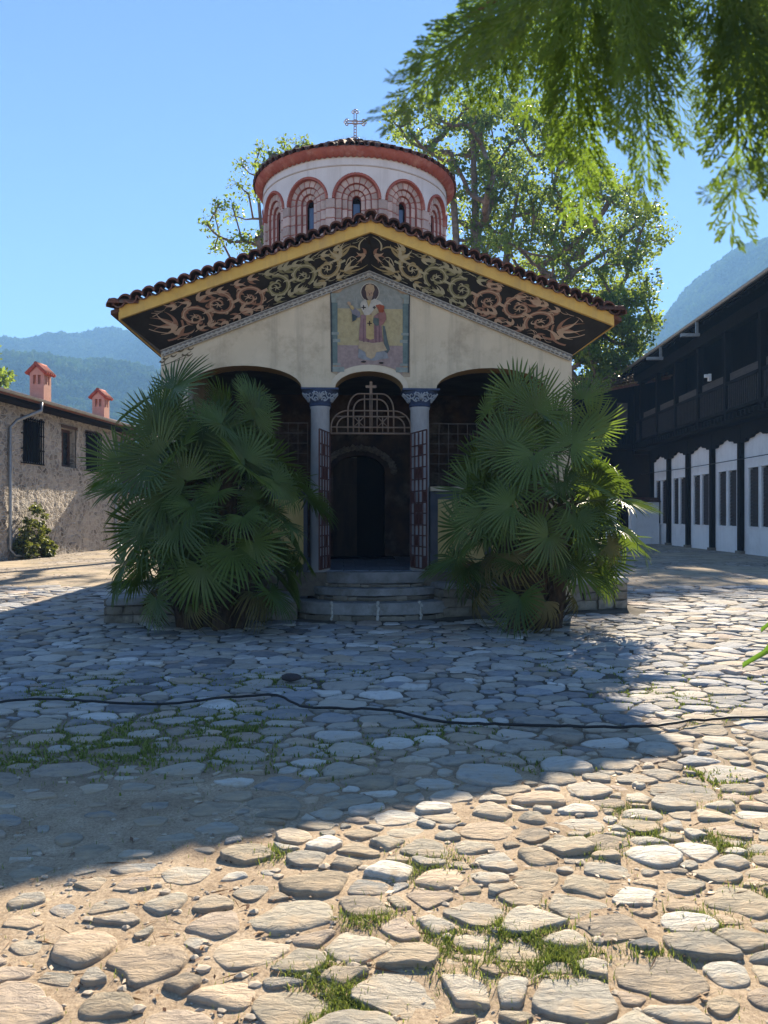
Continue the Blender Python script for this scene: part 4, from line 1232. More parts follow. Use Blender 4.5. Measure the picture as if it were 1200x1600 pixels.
# white band with spandrels
wb = MB()
for k in range(NB):
    us = [-HB, -.515] + [-.515 * math.cos(math.pi * i / 16) for i in range(1, 16)] + [.515, HB]
    vs = []
    for u in us:
        zl = ZS + math.sqrt(max(0, .515 ** 2 - u * u)) if abs(u) < .515 else ZS - .002
        for z in (zl, ZT):
            x, y, zz = cyl(u, z, DR); Mx = Matrix.Rotation(k * BA_, 3, 'Z') @ Vector((x, y, zz)); vs.append(Mx)
    wb.add(vs, [(2 * i, 2 * i + 2, 2 * i + 3, 2 * i + 1) for i in range(len(us) - 1)])
wb.build('white_band', M['dome_white'], DRUM)
b = MB(); b.lathe([(DR - .005, 8.770), (DR + .018, 8.775), (DR + .018, 8.795), (DR - .005, 8.80)], 96); b.build('string_course', mat('string_course_paint', (.55, .46, .40), None, .9, 6, 5), DRUM)
# red flaring cornice with a scalloped lower edge
cb_ = MB(); n = 660; vs = []
for j in range(n + 1):
    a = 2 * math.pi * j / n; sc = .030 * abs(math.sin(j * math.pi / 6))
    for (r_, z) in ((DR + .012, 8.955 - sc + .02), (DR + .06, 8.965 - sc * .6), (DR + .14, 9.02), (DR + .185, 9.085), (DR + .185, 9.11)):
        vs.append((r_ * math.sin(a), -r_ * math.cos(a), z))
cb_.add(vs, [(5 * j + i, 5 * j + 5 + i, 5 * j + 6 + i, 5 * j + 1 + i) for j in range(n) for i in range(4)])
cb_.build('red_cornice', M['red_trim'], DRUM, smooth=True)
# conical tiled roof
DRF = empty('drum_roof', (DC[0], DC[1], 0), parent=CH)
b = MB(); b.lathe([(DR + .17, 9.09), (1.2, 9.72), (.35, 10.15), (.0, 10.22)], 64); b.build('roof_bed', M['tile'], DRF, smooth=True)
dt, dpn = tile_mesh('tile', .068, .40, True, .014, drop=.20), tile_mesh('tile', .060, .40, False, .014, drop=.20)
NT = 70
for i in range(NT):
    a = 2 * math.pi * (i + .5) / NT; r_ = DR + .235
    if math.cos(a) > -.15:
        o = link('tile', dt, DRF, (r_ * math.sin(a), -r_ * math.cos(a), 9.115 + brg.gauss(0, .006)), (brg.gauss(0, .03), brg.gauss(0, .05), a))
        a2 = a + math.pi / NT
        link('tile', dpn, DRF, (r_ * math.sin(a2) * .995, -r_ * math.cos(a2) * .995, 9.135), (0, 0, a2))
tr = MB()
for row in range(5):
    rr = DR - .02 - row * .36; nr_ = int(2 * math.pi * rr / .16)
    for i in range(nr_):
        a = 2 * math.pi * i / nr_ + row * .3; zz = 9.245 + row * .185 + brg.gauss(0, .012)
        Mx = Matrix.Translation((rr * math.sin(a), -rr * math.cos(a), zz)) @ Matrix.Rotation(a + brg.gauss(0, .05), 4, 'Z')
        tr.add([Mx @ v.co for v in dt.vertices], [tuple(p.vertices) for p in dt.polygons])
tag(tr.build('upper_tiles', M['tile'], DRF, smooth=False), kind='stuff')
# roof weeds
gv = MB()
for i in range(150):
    a = brg.uniform(-2.0, 2.0); rr = brg.uniform(.1, .95); x, y = rr * math.sin(a), -rr * math.cos(a) * .8; z = 10.2 - .42 * rr
    h = brg.uniform(.12, .36); dx, dy = brg.gauss(0, .12), brg.gauss(0, .05)
    gv.add([(x - .006, y, z), (x + .006, y, z), (x + dx, y + dy, z + h)], [(0, 1, 2)])
tag(gv.build('roof_grass', mat('dry_grass', (.30, .27, .12), (.20, .2, .09), .9, 9, 3), DRF), kind='stuff')
# wrought cross
CR = MB()
zc, zt = 10.76, 11.00; zb = 10.05
CR.tube([(0, 0, zb), (0, 0, zb + .35)], [.05, .03], 8)
for x in (-.028, .028): CR.bar((x, 0, zb + .3), (x, 0, zt - .05), .018, .03)
for z in (zc - .028, zc + .028): CR.bar((-.19, 0, z), (.19, 0, z), .03, .018)
for z in np.linspace(zb + .4, zc - .1, 4): CR.bar((-.028, 0, z), (.028, 0, z), .02, .016)
def ring(cx, cz, r_, t=.014):
    CR.tube([(cx + r_ * math.cos(2 * math.pi * i / 10), 0, cz + r_ * math.sin(2 * math.pi * i / 10)) for i in range(11)], t, 5)
for (cx, cz, dx, dz) in ((0, zt, 0, 1), (-.195, zc, -1, 0), (.195, zc, 1, 0)):
    for (p, q) in ((1, 0), (0, 1), (0, -1)):
        ring(cx + dx * .035 * p + dz * .045 * q, cz + dz * .035 * p + dx * .045 * q, .030)
for q in (-1, 1): ring(q * .05, zb + .33, .035)
ring(0, zc, .06, .016)
CR.build('roof_cross', mat('painted_cross', (.40, .40, .44), (.46, .30, .24), .5, 9, 4, metal=.3), DRF, smooth=True)

# ================================================================== PAINTED SAINT OVER THE ARCH
def I(zx, zy): return (lx(500 + zx / 7.5), lz(430 + zy / 7.5))
IC = empty('wall_painting', parent=CH)
icol = {}
def pm_(name, c, k=.8):
    if name not in icol: c = tuple(v * .82 for v in c); icol[name] = mat('fresco_' + name, c, tuple(v * k * .9 for v in c), .9, 16, 9, .05, 60, dirt=tuple(v * .85 + .03 for v in c), dscale=5)
    return icol[name]
def patch_(name, col, pts, lay, raw=False):
    p = [(q if raw else I(*q)) for q in pts]; y = -.004 - .0022 * lay
    b = MB(); b.add([(a, y, c) for a, c in p], [tuple(range(len(p)))])
    return b.build(name, col, IC, tri=True)
def circ(cx, cy, r_, n=22, ry=None): return [(cx + r_ * math.cos(2 * math.pi * i / n), cy + (ry or r_) * math.sin(2 * math.pi * i / n)) for i in range(n)]
archb = [(590 + 375 * math.cos(R(a)), 1200 - 150 * math.sin(R(a))) for a in range(10, 171, 8)]
sky_, ylw, pink, teal = pm_('sky', (.34, .345, .31)), pm_('ochre', (.52, .43, .24)), pm_('ground', (.40, .30, .28)), pm_('teal', (.17, .23, .22))
patch_('painted_border', pm_('border', (.48, .38, .27)), [(118, 180), (330, 90), (590, -20), (850, 90), (1050, 190), (1058, 1190), (950, 1190)] + archb + [(205, 1180), (128, 1140)], 0)
arctop = [(590 - 375 * math.cos(math.pi * i / 14), 225 - 165 * math.sin(math.pi * i / 14)) for i in range(15)]
patch_('painted_sky', sky_, [(200, 400)] + [(200, 230)] + arctop + [(970, 230), (970, 400)], 1)
patch_('painted_field', ylw, [(200, 395), (970, 395), (970, 835), (200, 835)], 2)
patch_('painted_ground', pink, [(200, 825), (970, 825), (970, 1120)] + [p for p in archb if 200 < p[0] < 960] + [(200, 1120)], 3)
for s in (0, 1):
    f = (lambda x: x) if s == 0 else (lambda x: 1176 - x)
    q = lambda L_: [(f(a), c) for a, c in L_]
    patch_('painted_column', teal, q([(135, 330), (200, 330), (232, 1040), (150, 1040)]) if False else q([(132, 330), (206, 330), (206, 1045), (140, 1045)]), 4)
    patch_('painted_column_shade', pm_('deepteal', (.07, .085, .09)), q([(120, 195), (142, 195), (150, 1140), (132, 1140)]), 5)
    patch_('painted_capital', pm_('paleteal', (.32, .36, .33)), q([(130, 222), (238, 222), (222, 262), (196, 275), (196, 330), (136, 330)]), 6)
    for (x0, x1, z0, z1) in ((138, 222, 675, 705), (150, 238, 755, 792), (150, 240, 1035, 1062), (148, 285, 1080, 1138)):
        patch_('painted_base', pm_('paleteal', (.32, .36, .33)), q([(x0, z0), (x1, z0), (x1, z1), (x0, z1)]), 6)
    patch_('painted_spandrel', pm_('spandrel', (.50, .36, .24)), q([(122, 212), (230, 212), (330, 115), (560, 40), (560, 5), (330, 95)]), 6)
dk = pm_('line', (.045, .035, .035))
robe, robe2, cream, gold = pm_('robe', (.33, .19, .19)), pm_('robefold', (.22, .12, .14)), pm_('cream', (.60, .55, .47)), pm_('gold', (.55, .41, .19))
patch_('painted_cloak', pm_('cloak', (.13, .16, .16)), [(735, 590), (760, 600), (790, 760), (820, 870), (790, 915), (760, 900), (745, 760)], 7)
patch_('painted_skirt', pm_('skirt', (.33, .34, .36)), [(455, 850), (445, 970), (500, 990), (545, 1000), (640, 1005), (720, 985), (805, 975), (770, 880)], 7)
patch_('painted_shoe', dk, circ(510, 1018, 30, 12, 12), 9); patch_('painted_shoe', dk, circ(718, 1030, 28, 12, 12), 9)
patch_('painted_hem', pm_('hem', (.55, .42, .27)), [(455, 770), (620, 800), (735, 780), (785, 880), (740, 890), (660, 905), (640, 960), (600, 985), (545, 960), (530, 905), (450, 860)], 9)
patch_('painted_robe', robe, [(480, 470), (700, 440), (722, 600), (730, 720), (750, 810), (620, 815), (455, 790), (462, 650)], 8)
for (a, c_) in ((505, 10), (560, 8), (650, 9), (690, 12)): patch_('painted_fold', robe2, [(a, 520), (a + c_, 520), (a + c_ + 6, 790), (a - 4, 790)], 9)
patch_('painted_sleeve', pm_('sleeve', (.36, .17, .15)), [(690, 420), (745, 400), (772, 460), (775, 520), (740, 580), (700, 600), (675, 520)], 10)
patch_('painted_sleeve', pm_('sleeve2', (.27, .25, .28)), [(470, 440), (420, 400), (395, 390), (360, 340), (345, 370), (372, 440), (375, 480), (420, 510), (470, 500)], 10)
patch_('painted_cuff', gold, [(335, 350), (380, 365), (405, 395), (385, 420), (362, 400)], 11)
patch_('painted_lining', pm_('lining', (.06, .085, .10)), [(376, 460), (440, 490), (420, 530), (378, 555)], 11)
patch_('painted_hand', pm_('skin', (.50, .33, .21)), [(330, 355), (318, 330), (332, 318), (352, 322), (366, 345), (352, 372)], 12)
patch_('painted_stole', gold, [(540, 460), (628, 470), (632, 750), (585, 760), (540, 742)], 10)
patch_('painted_vestment', cream, [(530, 285), (485, 320), (470, 350), (480, 395), (525, 478), (575, 470), (620, 430), (660, 350), (745, 355), (700, 305), (640, 280), (600, 300), (565, 365)], 11)
patch_('painted_collar', gold, [(548, 300), (600, 300), (570, 385)], 12)
patch_('painted_lining', pm_('lining2', (.13, .16, .15)), [(625, 500), (690, 510), (690, 590), (655, 600), (620, 560)], 11)
patch_('painted_book', pm_('book', (.40, .10, .05)), [(650, 360), (700, 345), (755, 365), (740, 440), (690, 440)], 13)
patch_('painted_book_page', pm_('page', (.50, .40, .25)), [(600, 450), (655, 370), (690, 400), (690, 440), (610, 500)], 13)
patch_('painted_halo_rim', pm_('rim', (.62, .56, .46)), circ(585, 205, 112), 8); patch_('painted_halo', pm_('halo', (.075, .05, .05)), circ(585, 205, 103), 9)
patch_('painted_hair', pm_('hair', (.50, .36, .22)), [(525, 175), (540, 125), (585, 108), (630, 125), (640, 175), (622, 215), (548, 215)], 10)
patch_('painted_face', pm_('skin', (.50, .33, .21)), [(540, 190), (585, 178), (622, 190), (622, 245), (600, 290), (570, 300), (545, 262)], 11)
patch_('painted_beard', pm_('beard', (.40, .30, .22)), [(545, 255), (560, 250), (580, 258), (600, 250), (618, 250), (604, 295), (572, 305)], 12)
for a in (563, 600): patch_('painted_eye', dk, circ(a, 215, 7, 8, 5), 13)
patch_('painted_nose', pm_('line2', (.22, .12, .08)), [(577, 215), (585, 215), (588, 243), (574, 243)], 13)
def crx(cx, cy, r_):
    for (dx, dy) in ((1, 0), (0, 1)):
        patch_('painted_cross', dk, [(cx - r_ * dx - 6 * dy, cy - r_ * dy - 6 * dx), (cx + r_ * dx + 6 * dy, cy - r_ * dy - 6 * dx) if dx else (cx + 6, cy - r_), (cx + r_ * dx + 6 * dy, cy + r_ * dy + 6 * dx), (cx - r_ * dx - 6 * dy, cy + r_ * dy + 6 * dx) if dx else (cx - 6, cy + r_)], 14)
crx(510, 385, 26); crx(580, 570, 28); crx(635, 385, 18)
for s in (-1, 1):     # faint letters either side of the halo
    for k in range(3): patch_('painted_letter', pm_('letter', (.42, .44, .40)), [(590 + s * (165 + k * 26), 270), (590 + s * (165 + k * 26) + 6, 270), (590 + s * (165 + k * 26) + 6, 310), (590 + s * (165 + k * 26), 310)], 5)
# ================================================================== BUILDINGS
# ---- stone house on the left: local x runs along the wall away from the camera, -y faces the yard
LH = empty('stone_house', (-13.1, 26.2, 0), math.atan2(1, .075), 'long rubble stone house with barred windows and two pink chimneys', 'house')
def rubble():
    m, N, L, P = nodes('rubble_wall'); P.inputs['Roughness'].default_value = .95; P.inputs['Specular IOR Level'].default_value = .1
    tc = N.new('ShaderNodeTexCoord'); ob = tc.outputs['Object']
    dn = N.new('ShaderNodeTexNoise'); dn.inputs['Scale'].default_value = 3; dn.inputs['Detail'].default_value = 4; L.new(ob, dn.inputs['Vector'])
    mx0 = N.new('ShaderNodeMix'); mx0.data_type = 'RGBA'; mx0.inputs[0].default_value = .12; L.new(ob, mx0.inputs[6]); L.new(dn.outputs['Color'], mx0.inputs[7])
    mp = N.new('ShaderNodeMapping'); mp.inputs['Scale'].default_value = (1, 1, 1.5); L.new(mx0.outputs[2], mp.inputs[0])
    vo = N.new('ShaderNodeTexVoronoi'); vo.inputs['Scale'].default_value = 4.6; L.new(mp.outputs[0], vo.inputs['Vector'])
    ve = N.new('ShaderNodeTexVoronoi'); ve.feature = 'DISTANCE_TO_EDGE'; ve.inputs['Scale'].default_value = 4.6; L.new(mp.outputs[0], ve.inputs['Vector'])
    rv = ramp(N, [(.1, (.13, .115, .10)), (.4, (.33, .29, .245)), (.62, (.45, .40, .34)), (.9, (.24, .21, .18))]); L.new(vo.outputs['Color'], rv.inputs[0])
    re = ramp(N, [(.05, (0, 0, 0)), (.16, (1, 1, 1))]); L.new(ve.outputs['Distance'], re.inputs[0])
    n1 = N.new('ShaderNodeTexNoise'); n1.inputs['Scale'].default_value = 1.3; n1.inputs['Detail'].default_value = 9; n1.inputs['Roughness'].default_value = .7; L.new(ob, n1.inputs['Vector'])
    r1 = ramp(N, [(.42, (1, 1, 1)), (.6, (.25, .25, .25))]); L.new(n1.outputs[0], r1.inputs[0])
    f = N.new('ShaderNodeMath'); f.operation = 'MULTIPLY'; L.new(re.outputs[0], f.inputs[0]); L.new(r1.outputs[0], f.inputs[1])
    mx = N.new('ShaderNodeMix'); mx.data_type = 'RGBA'; L.new(f.outputs[0], mx.inputs[0]); mx.inputs[6].default_value = (.50, .45, .39, 1); L.new(rv.outputs[0], mx.inputs[7])
    L.new(mx.outputs[2], P.inputs['Base Color'])
    n2 = N.new('ShaderNodeTexNoise'); n2.inputs['Scale'].default_value = 9; n2.inputs['Detail'].default_value = 8; n2.inputs['Roughness'].default_value = .7; L.new(ob, n2.inputs['Vector'])
    ad = N.new('ShaderNodeMath'); ad.operation = 'MULTIPLY_ADD'; ad.inputs[1].default_value = .8; L.new(n2.outputs[0], ad.inputs[0]); L.new(f.outputs[0], ad.inputs[2])
    b = N.new('ShaderNodeBump'); b.inputs['Strength'].default_value = 1; b.inputs['Distance'].default_value = .06; L.new(ad.outputs[0], b.inputs['Height']); L.new(b.outputs[0], P.inputs['Normal'])
    return m
MR = rubble()
U0, U1, EH = -14.0, 11.6, 5.45
wins = [(1.40, 2.72), (4.25, 5.5), (6.35, 7.65)]
b = MB()
us = [U0] + [v for w_ in wins for v in w_] + [U1]
# wall with real openings
for i in range(len(us) - 1):
    if i % 2 == 0: b.box(us[i], us[i + 1], 0, .6, -.1, EH)
    else: b.box(us[i], us[i + 1], 0, .6, -.1, 3.5); b.box(us[i], us[i + 1], 0, .6, 5.04, EH)
b.box(U0, U1, .6, 7, -.1, EH)
for i_ in range(len(b.v)):
    if abs(b.v[i_][1]) < 1e-6: b.v[i_] = (b.v[i_][0], .07, b.v[i_][2])
hw = b.build('wall', MR, LH)
SU, SZ = np.arange(-6.0, 11.61, .07), np.arange(-.1, 5.46, .065)
vv = []
for u in SU:
    for z in SZ:
        q_ = Vector((u + .1 * mnoise.noise(Vector((u * 2, z * 2, 0))), z * 1.35 + .1 * mnoise.noise(Vector((u * 2, z * 2, 9))), 0))
        d_, _p = mnoise.voronoi(q_ * 4.2)
        e_ = min(1, (d_[1] - d_[0]) * 3.0)
        cov = .35 + .65 * max(0, min(1, .5 + 1.6 * mnoise.noise(Vector((u * .8, z * .8, 4)))))
        rnd_ = mnoise.noise(_p[0] * 9.1)
        vv.append((u, -.045 * e_ * cov * (.7 + .6 * rnd_) - .03 * mnoise.noise(Vector((u * 1.1, z * 1.1, 2))) - .014 * mnoise.noise(Vector((u * 9, z * 9, 2))), z))
nz_ = len(SZ); ff = []
for i_ in range(len(SU) - 1):
    for j_ in range(nz_ - 1):
        um, zm = SU[i_] + .03, SZ[j_] + .03
        if 3.5 < zm < 5.04 and any(a_ < um < c_ for a_, c_ in wins): continue
        ff.append((i_ * nz_ + j_, (i_ + 1) * nz_ + j_, (i_ + 1) * nz_ + j_ + 1, i_ * nz_ + j_ + 1))
tag(link('rubble_stones', np_mesh('rubble_stones', np.array(vv), np.array(ff), MR, True), LH), kind='stuff')
for i, (a, c) in enumerate(wins):
    wn_ = empty('window', parent=LH)
    b = MB(); b.box(a, c, .36, .40, 3.5, 5.04); b.build('pane', mat('dark_pane', (.03, .032, .035), None, .25, 4, 3), wn_)
    b = MB()
    for x in (a + .06, (a + c) / 2, c - .06): b.box(x - .05, x + .05, .28, .355, 3.5, 5.04)
    for z in (3.55, 4.98): b.box(a, c, .285, .35, z - .05, z + .05)
    b.build('window_frame', mat('brown_frame', (.10, .045, .025), (.06, .03, .02), .7, 8, 6), wn_)
    if i != 1:
        b = MB(); nb_ = 9
        for k in range(nb_ + 1): b.box(a - .02 + (c - a + .04) * k / nb_ - .014, a - .02 + (c - a + .04) * k / nb_ + .014, -.09, -.06, 3.42, 5.1)
        for z in (3.44, 3.95, 4.5, 5.05): b.box(a - .14, c + .14, -.058, -.03, z - .02, z + .02)
        b.build('window_bars', M['darkwood'], wn_)
        b = MB(); b.box(a + .01, c - .01, .10, .15, 3.52, 5.02); b.build('shutter', M['darkwood'], wn_)
    b = MB(); b.box(a - .05, c + .05, -.03, .3, 5.045, 5.16); b.build('lintel', mat('lintel_wood', (.10, .06, .04), None, .85, 6, 6), wn_)
OV = .62
b = MB()
b.add([(U0, -OV, 5.55), (U1 + .4, -OV, 5.55), (U1 + .4, 6.5, 7.4), (U0, 6.5, 7.4), (U0, -OV, 5.66), (U1 + .4, -OV, 5.66), (U1 + .4, 6.5, 7.52), (U0, 6.5, 7.52)], [(3, 2, 1, 0), (0, 1, 5, 4), (1, 2, 6, 5), (2, 3, 7, 6), (3, 0, 4, 7), (4, 5, 6, 7)])
rfL = b.build('roof', mat('house_roof', (.30, .13, .09), (.18, .09, .07), .9, 6, 8), LH)
RT = MB(); n = 110 * 4; vs = []
for j in range(n + 1):
    x = U0 + (U1 + .4 - U0) * j / n; z = .07 * abs(math.sin(math.pi * j / 4 + .001)) ** .7
    vs += [(x, -OV - .06, 5.66 + z), (x, 6.5, 7.53 + z)]
RT.add(vs, [(2 * j, 2 * j + 2, 2 * j + 3, 2 * j + 1) for j in range(n)])
tag(RT.build('roof_tiles', mat('house_tile', (.36, .16, .11), (.22, .10, .08), .9, 7, 8), rfL, smooth=True), kind='stuff')
b = MB(); b.box(U0, U1, -OV + .02, -.001, 5.42, 5.54); b.build('eaves', M['darkwood'], LH)
b = MB(); nsg = 8
def gutter(x0, x1, y, z, r_):
    vs = []
    for x in (x0, x1):
        for i in range(nsg + 1):
            a = math.pi + math.pi * i / nsg; vs.append((x, y + r_ * math.cos(a), z + r_ * math.sin(a)))
    b.add(vs, [(i, i + 1, nsg + 2 + i, nsg + 1 + i) for i in range(nsg)])
gutter(U0, U1 + .4, -OV - .12, 5.68, .09); b.build('gutter', M['zinc'], LH, smooth=True)
for u in (.45, 9.1):
    b = MB(); b.tube([(u + .9, -OV - .12, 5.6), (u + .9, -OV - .12, 5.3), (u + .15, -.25, 4.85), (u, -.10, 4.6), (u, -.10, .35), (u + .1, -.22, .14), (u + .9, -.55, .10)], .06, 8); b.build('downpipe', M['zinc'], LH, smooth=True)
for i, (u, y, zb_, zt_) in enumerate(((4.6, 1.05, 5.7, 7.40), (10.3, 1.15, 5.7, 7.30))):
    c = empty('chimney', (u, y, 0), parent=LH)
    b = MB(); hw_ = .29
    zs = zt_ - .62
    b.box(-hw_, hw_, -hw_, hw_, zb_, zs)
    for x in (-.36, -.20, -.02, .16, .30): pass
    for sx in (-1, 1):
        for sy in (-1, 1): b.box(min(sx * hw_, sx * .16), max(sx * hw_, sx * .16), min(sy * hw_, sy * .16), max(sy * hw_, sy * .16), zs, zs + .36)
    for k in (-.07, .07): pass
    b.box(-.035, .035, -hw_, -hw_ + .1, zs, zs + .36); b.box(-hw_, -hw_ + .1, -.035, .035, zs, zs + .36); b.box(-.035, .035, hw_ - .1, hw_, zs, zs + .36)
    b.box(-.13, .13, -.13, .13, zs, zs + .36)
    b.box(-hw_, hw_, -hw_, hw_, zs + .36, zs + .44)
    b.add([(-hw_, -hw_, zs + .44), (-hw_, hw_, zs + .44), (-hw_, 0, zs + .70), (hw_, -hw_, zs + .44), (hw_, hw_, zs + .44), (hw_, 0, zs + .70)], [(0, 1, 2), (5, 4, 3), (0, 2, 5, 3), (1, 4, 5, 2)])
    b.build('shaft', M['peach'], c)
    b = MB()
    for s in (-1, 1):
        for k in range(5):
            x = -.40 + k * .165; b.tube([(x + .06, s * .42, zs + .40), (x + .06, s * .02, zs + .78)], .075, 8)
    b.tube([(-.40, 0, zs + .80), (.40, 0, zs + .80)], .08, 8); b.build('tile_cap', M['red_tile'], c, smooth=True)
    b = MB(); b.box(-hw_ - .04, hw_ + .04, -hw_ - .04, hw_ + .04, zb_ - .1, zb_ + .32); b.build('flashing', mat('flashing', (.30, .16, .12), None, .8, 6, 5), c)
# darker timber wing beyond
WG = empty('timber_wing', (-12.15, 36.0, 0), math.atan2(1, .1), 'dark timber veranda wing behind the big left palm', 'house')
b = MB(); b.box(0, 12, .3, 6, -.1, 2.6); b.build('wall', M['white'], WG)
b = MB(); b.box(0, 12, -.2, 6, 2.6, 5.0); b.build('upper_wall', mat('timber_wall', (.07, .05, .04), (.04, .03, .025), .85, 4, 8, .3, 20, stretch=(3, 3, .3)), WG)
for k in range(4):
    f = MB(); u = 1.0 + k * 2.6
    for x in (u, u + .55, u + 1.1): f.box(x - .05, x + .05, -.27, -.201, 3.2, 4.6)
    for z in (3.2, 3.9, 4.6): f.box(u - .05, u + 1.15, -.265, -.202, z - .045, z + .045)
    f.build('window', M['white'], WG)
b = MB(); b.add([(-.3, -1.0, 5.0), (12.3, -1.0, 5.0), (12.3, 6, 7.4), (-.3, 6, 7.4), (-.3, -1.0, 5.15), (12.3, -1.0, 5.15), (12.3, 6, 7.55), (-.3, 6, 7.55)], [(3, 2, 1, 0), (0, 1, 5, 4), (1, 2, 6, 5), (2, 3, 7, 6), (3, 0, 4, 7), (4, 5, 6, 7)]); b.build('roof', M['tile'], WG)

# ---- gallery house on the right: local x runs along the wall towards the camera, -y faces the yard
GH = empty('gallery_house', (14.98, 42.7, 0), math.atan2(-1, -.045), 'tall white monastery wing with dark timber gallery and slatted windows', 'house')
posts = [0, 2.9, 5.75, 8.8, 11.8, 15.0, 18.0, 21.0]
UE = 21.0
def bay_profile(a, c):
    """lower edge of the timber valance: low at the posts, ogee peak in the middle"""
    L_ = c - a; m_ = a + L_ * .5
    pr = [(0, 4.46), (.05, 4.46), (.17, 4.48), (.20, 4.58), (.33, 4.60), (.38, 4.68), (.46, 4.71), (.5, 4.82)]
    return [(a + f * L_, z) for f, z in pr] + [(a + (1 - f) * L_, z) for f, z in pr[::-1][1:]]
ww = MB(); WZ0, WZ1 = 1.10, 3.42
for i in range(len(posts) - 1):
    a, c = posts[i], posts[i + 1]; L_ = c - a
    w1 = (a + L_ * .185, a + L_ * .46); w2 = (a + L_ * .54, a + L_ * .815)
    cuts = [a, *w1, *w2, c]
    for k in range(5):
        if k % 2 == 0: ww.box(cuts[k], cuts[k + 1], 0, .4, -.1, 4.95)
        else: ww.box(cuts[k], cuts[k + 1], 0, .4, -.1, WZ0); ww.box(cuts[k], cuts[k + 1], 0, .4, WZ1, 4.95)
    for (u0, u1) in (w1, w2):
        wn_ = empty('window', parent=GH)
        b = MB(); b.box(u0, u1, .12, .15, WZ0, WZ1); b.build('pane', mat('slat_backing', (.012, .010, .010), None, .8, 4, 3), wn_)
        b = MB(); z = WZ0 + .03
        while z < WZ1 - .05: b.add([(u0 + .03, .03, z), (u1 - .03, .03, z), (u1 - .03, .042, z + .125), (u0 + .03, .042, z + .125), (u0 + .03, .05, z - .01), (u1 - .03, .05, z - .01), (u1 - .03, .062, z + .115), (u0 + .03, .062, z + .115)], [(0, 1, 2, 3), (7, 6, 5, 4), (0, 4, 5, 1), (2, 6, 7, 3)]); z += .14
        tag(b.build('louver_slats', mat('louver_wood', (.035, .022, .018), (.02, .014, .012), .7, 8, 5), wn_), kind='stuff')
        b = MB(); b.box(u0 - .05, u0 + .001, -.03, .05, WZ0 - .05, WZ1 + .05); b.box(u1 - .001, u1 + .05, -.03, .05, WZ0 - .05, WZ1 + .05)
        b.box(u0 + .002, u1 - .002, -.03, .05, WZ0 - .05, WZ0 + .002); b.box(u0 + .002, u1 - .002, -.03, .05, WZ1 - .002, WZ1 + .05)
        b.build('window_frame', M['white'], wn_)
    pr = bay_profile(a, c); b = MB()
    b.prism([(c, 5.2), (a, 5.2)] + pr, lambda u, z: (u, -.16, z), lambda u, z: (u, -.002, z)); b.build('valance', M['darkwood'], GH, tri=True)
ww.build('wall', M['white'], GH)
for u in posts:
    b = MB(); b.box(u - .14, u + .14, -.18, .05, -.1, 5.1); b.build('post', M['darkwood'], GH)
    b = MB(); b.box(u - .2, u + .2, -.24, .05, -.1, .12); b.build('post_foot', M['stone'], GH)
b = MB(); b.box(-1, UE, -.75, 5, 5.2, 5.55); 
for k in range(60): b.box(-1 + k * .37, -1 + k * .37 + .16, -.95, -.751, 5.3, 5.5)
b.build('gallery_floor', M['darkwood'], GH)
b = MB(); b.box(-1, UE, 2.2, 6, 5.55, 11.05); b.prism([(-.75, 5.0), (6, 5.0), (6, 12.8), (-.75, 9.72)], lambda y, z: (-1.25, y, z), lambda y, z: (-1.01, y, z))
b.build('gallery_wall', M['darkwood'], GH)
rl = empty('railing', parent=GH)
b = MB(); b.box(-1, UE, -.72, -.56, 6.75, 6.88); b.box(-1, UE, -.72, -.58, 5.66, 5.78); b.build('hand_rail', M['darkwood'], rl)
b = MB()
for k in range(115): u = -.9 + k * .19; b.box(u, u + .07, -.68, -.62, 5.78, 6.75)
tag(b.build('balusters', mat('baluster_wood', (.035, .026, .022), (.02, .016, .014), .8, 6, 6), rl), kind='stuff')
for i in range(len(posts) - 1):
    b = MB(); b.box(posts[i] + .22, posts[i + 1] - .22, -.60, -.56, 6.93, 7.22); b.build('rail_board', mat('weathered_board', (.075, .06, .05), (.05, .04, .034), .85, 6, 8, stretch=(.4, 2, 3)), rl)
for u in posts:
    b = MB(); b.box(u - .12, u + .12, -.74, -.50, 5.55, 9.3); b.build('gallery_post', M['darkwood'], GH)
OG, EG = 1.55, 9.55
b = MB(); b.box(-1, UE, -.8, -.45, 8.9, 9.4); b.build('wall_plate', M['darkwood'], GH)
b = MB(); b.add([(-1.0, -OG, EG - .12), (UE, -OG, EG - .12), (UE, 6, EG + 3.3), (-1.0, 6, EG + 3.3), (-1.0, -OG, EG), (UE, -OG, EG), (UE, 6, EG + 3.45), (-1.0, 6, EG + 3.45)], [(3, 2, 1, 0), (0, 1, 5, 4), (1, 2, 6, 5), (2, 3, 7, 6), (3, 0, 4, 7), (4, 5, 6, 7)]); b.build('roof', M['darkwood'], GH)
b = MB()
for k in range(36):
    u = -.9 + k * .6; b.add([(u - .05, -OG + .05, EG - .26), (u + .05, -OG + .05, EG - .26), (u + .05, 2, EG + 1.32), (u - .05, 2, EG + 1.32), (u - .05, -OG + .05, EG - .125), (u + .05, -OG + .05, EG - .125), (u + .05, 2, EG + 1.455), (u - .05, 2, EG + 1.455)], [(3, 2, 1, 0), (0, 1, 5, 4), (1, 2, 6, 5), (2, 3, 7, 6), (3, 0, 4, 7)])
b.build('rafters', M['darkwood'], GH)
b = MB(); gutter(-1.0, UE, -OG - .10, EG + .03, .10); b.build('gutter', M['zinc'], GH, smooth=True)
for u in (6.6, 11.3):
    b = MB(); b.box(u - .05, u + .05, -OG - .15, -OG - .05, EG - .55, EG - .06); b.box(u - .08, u + .08, -OG - .75, -OG - .0, EG - .68, EG - .551); b.build('roof_spout', M['zinc'], GH)
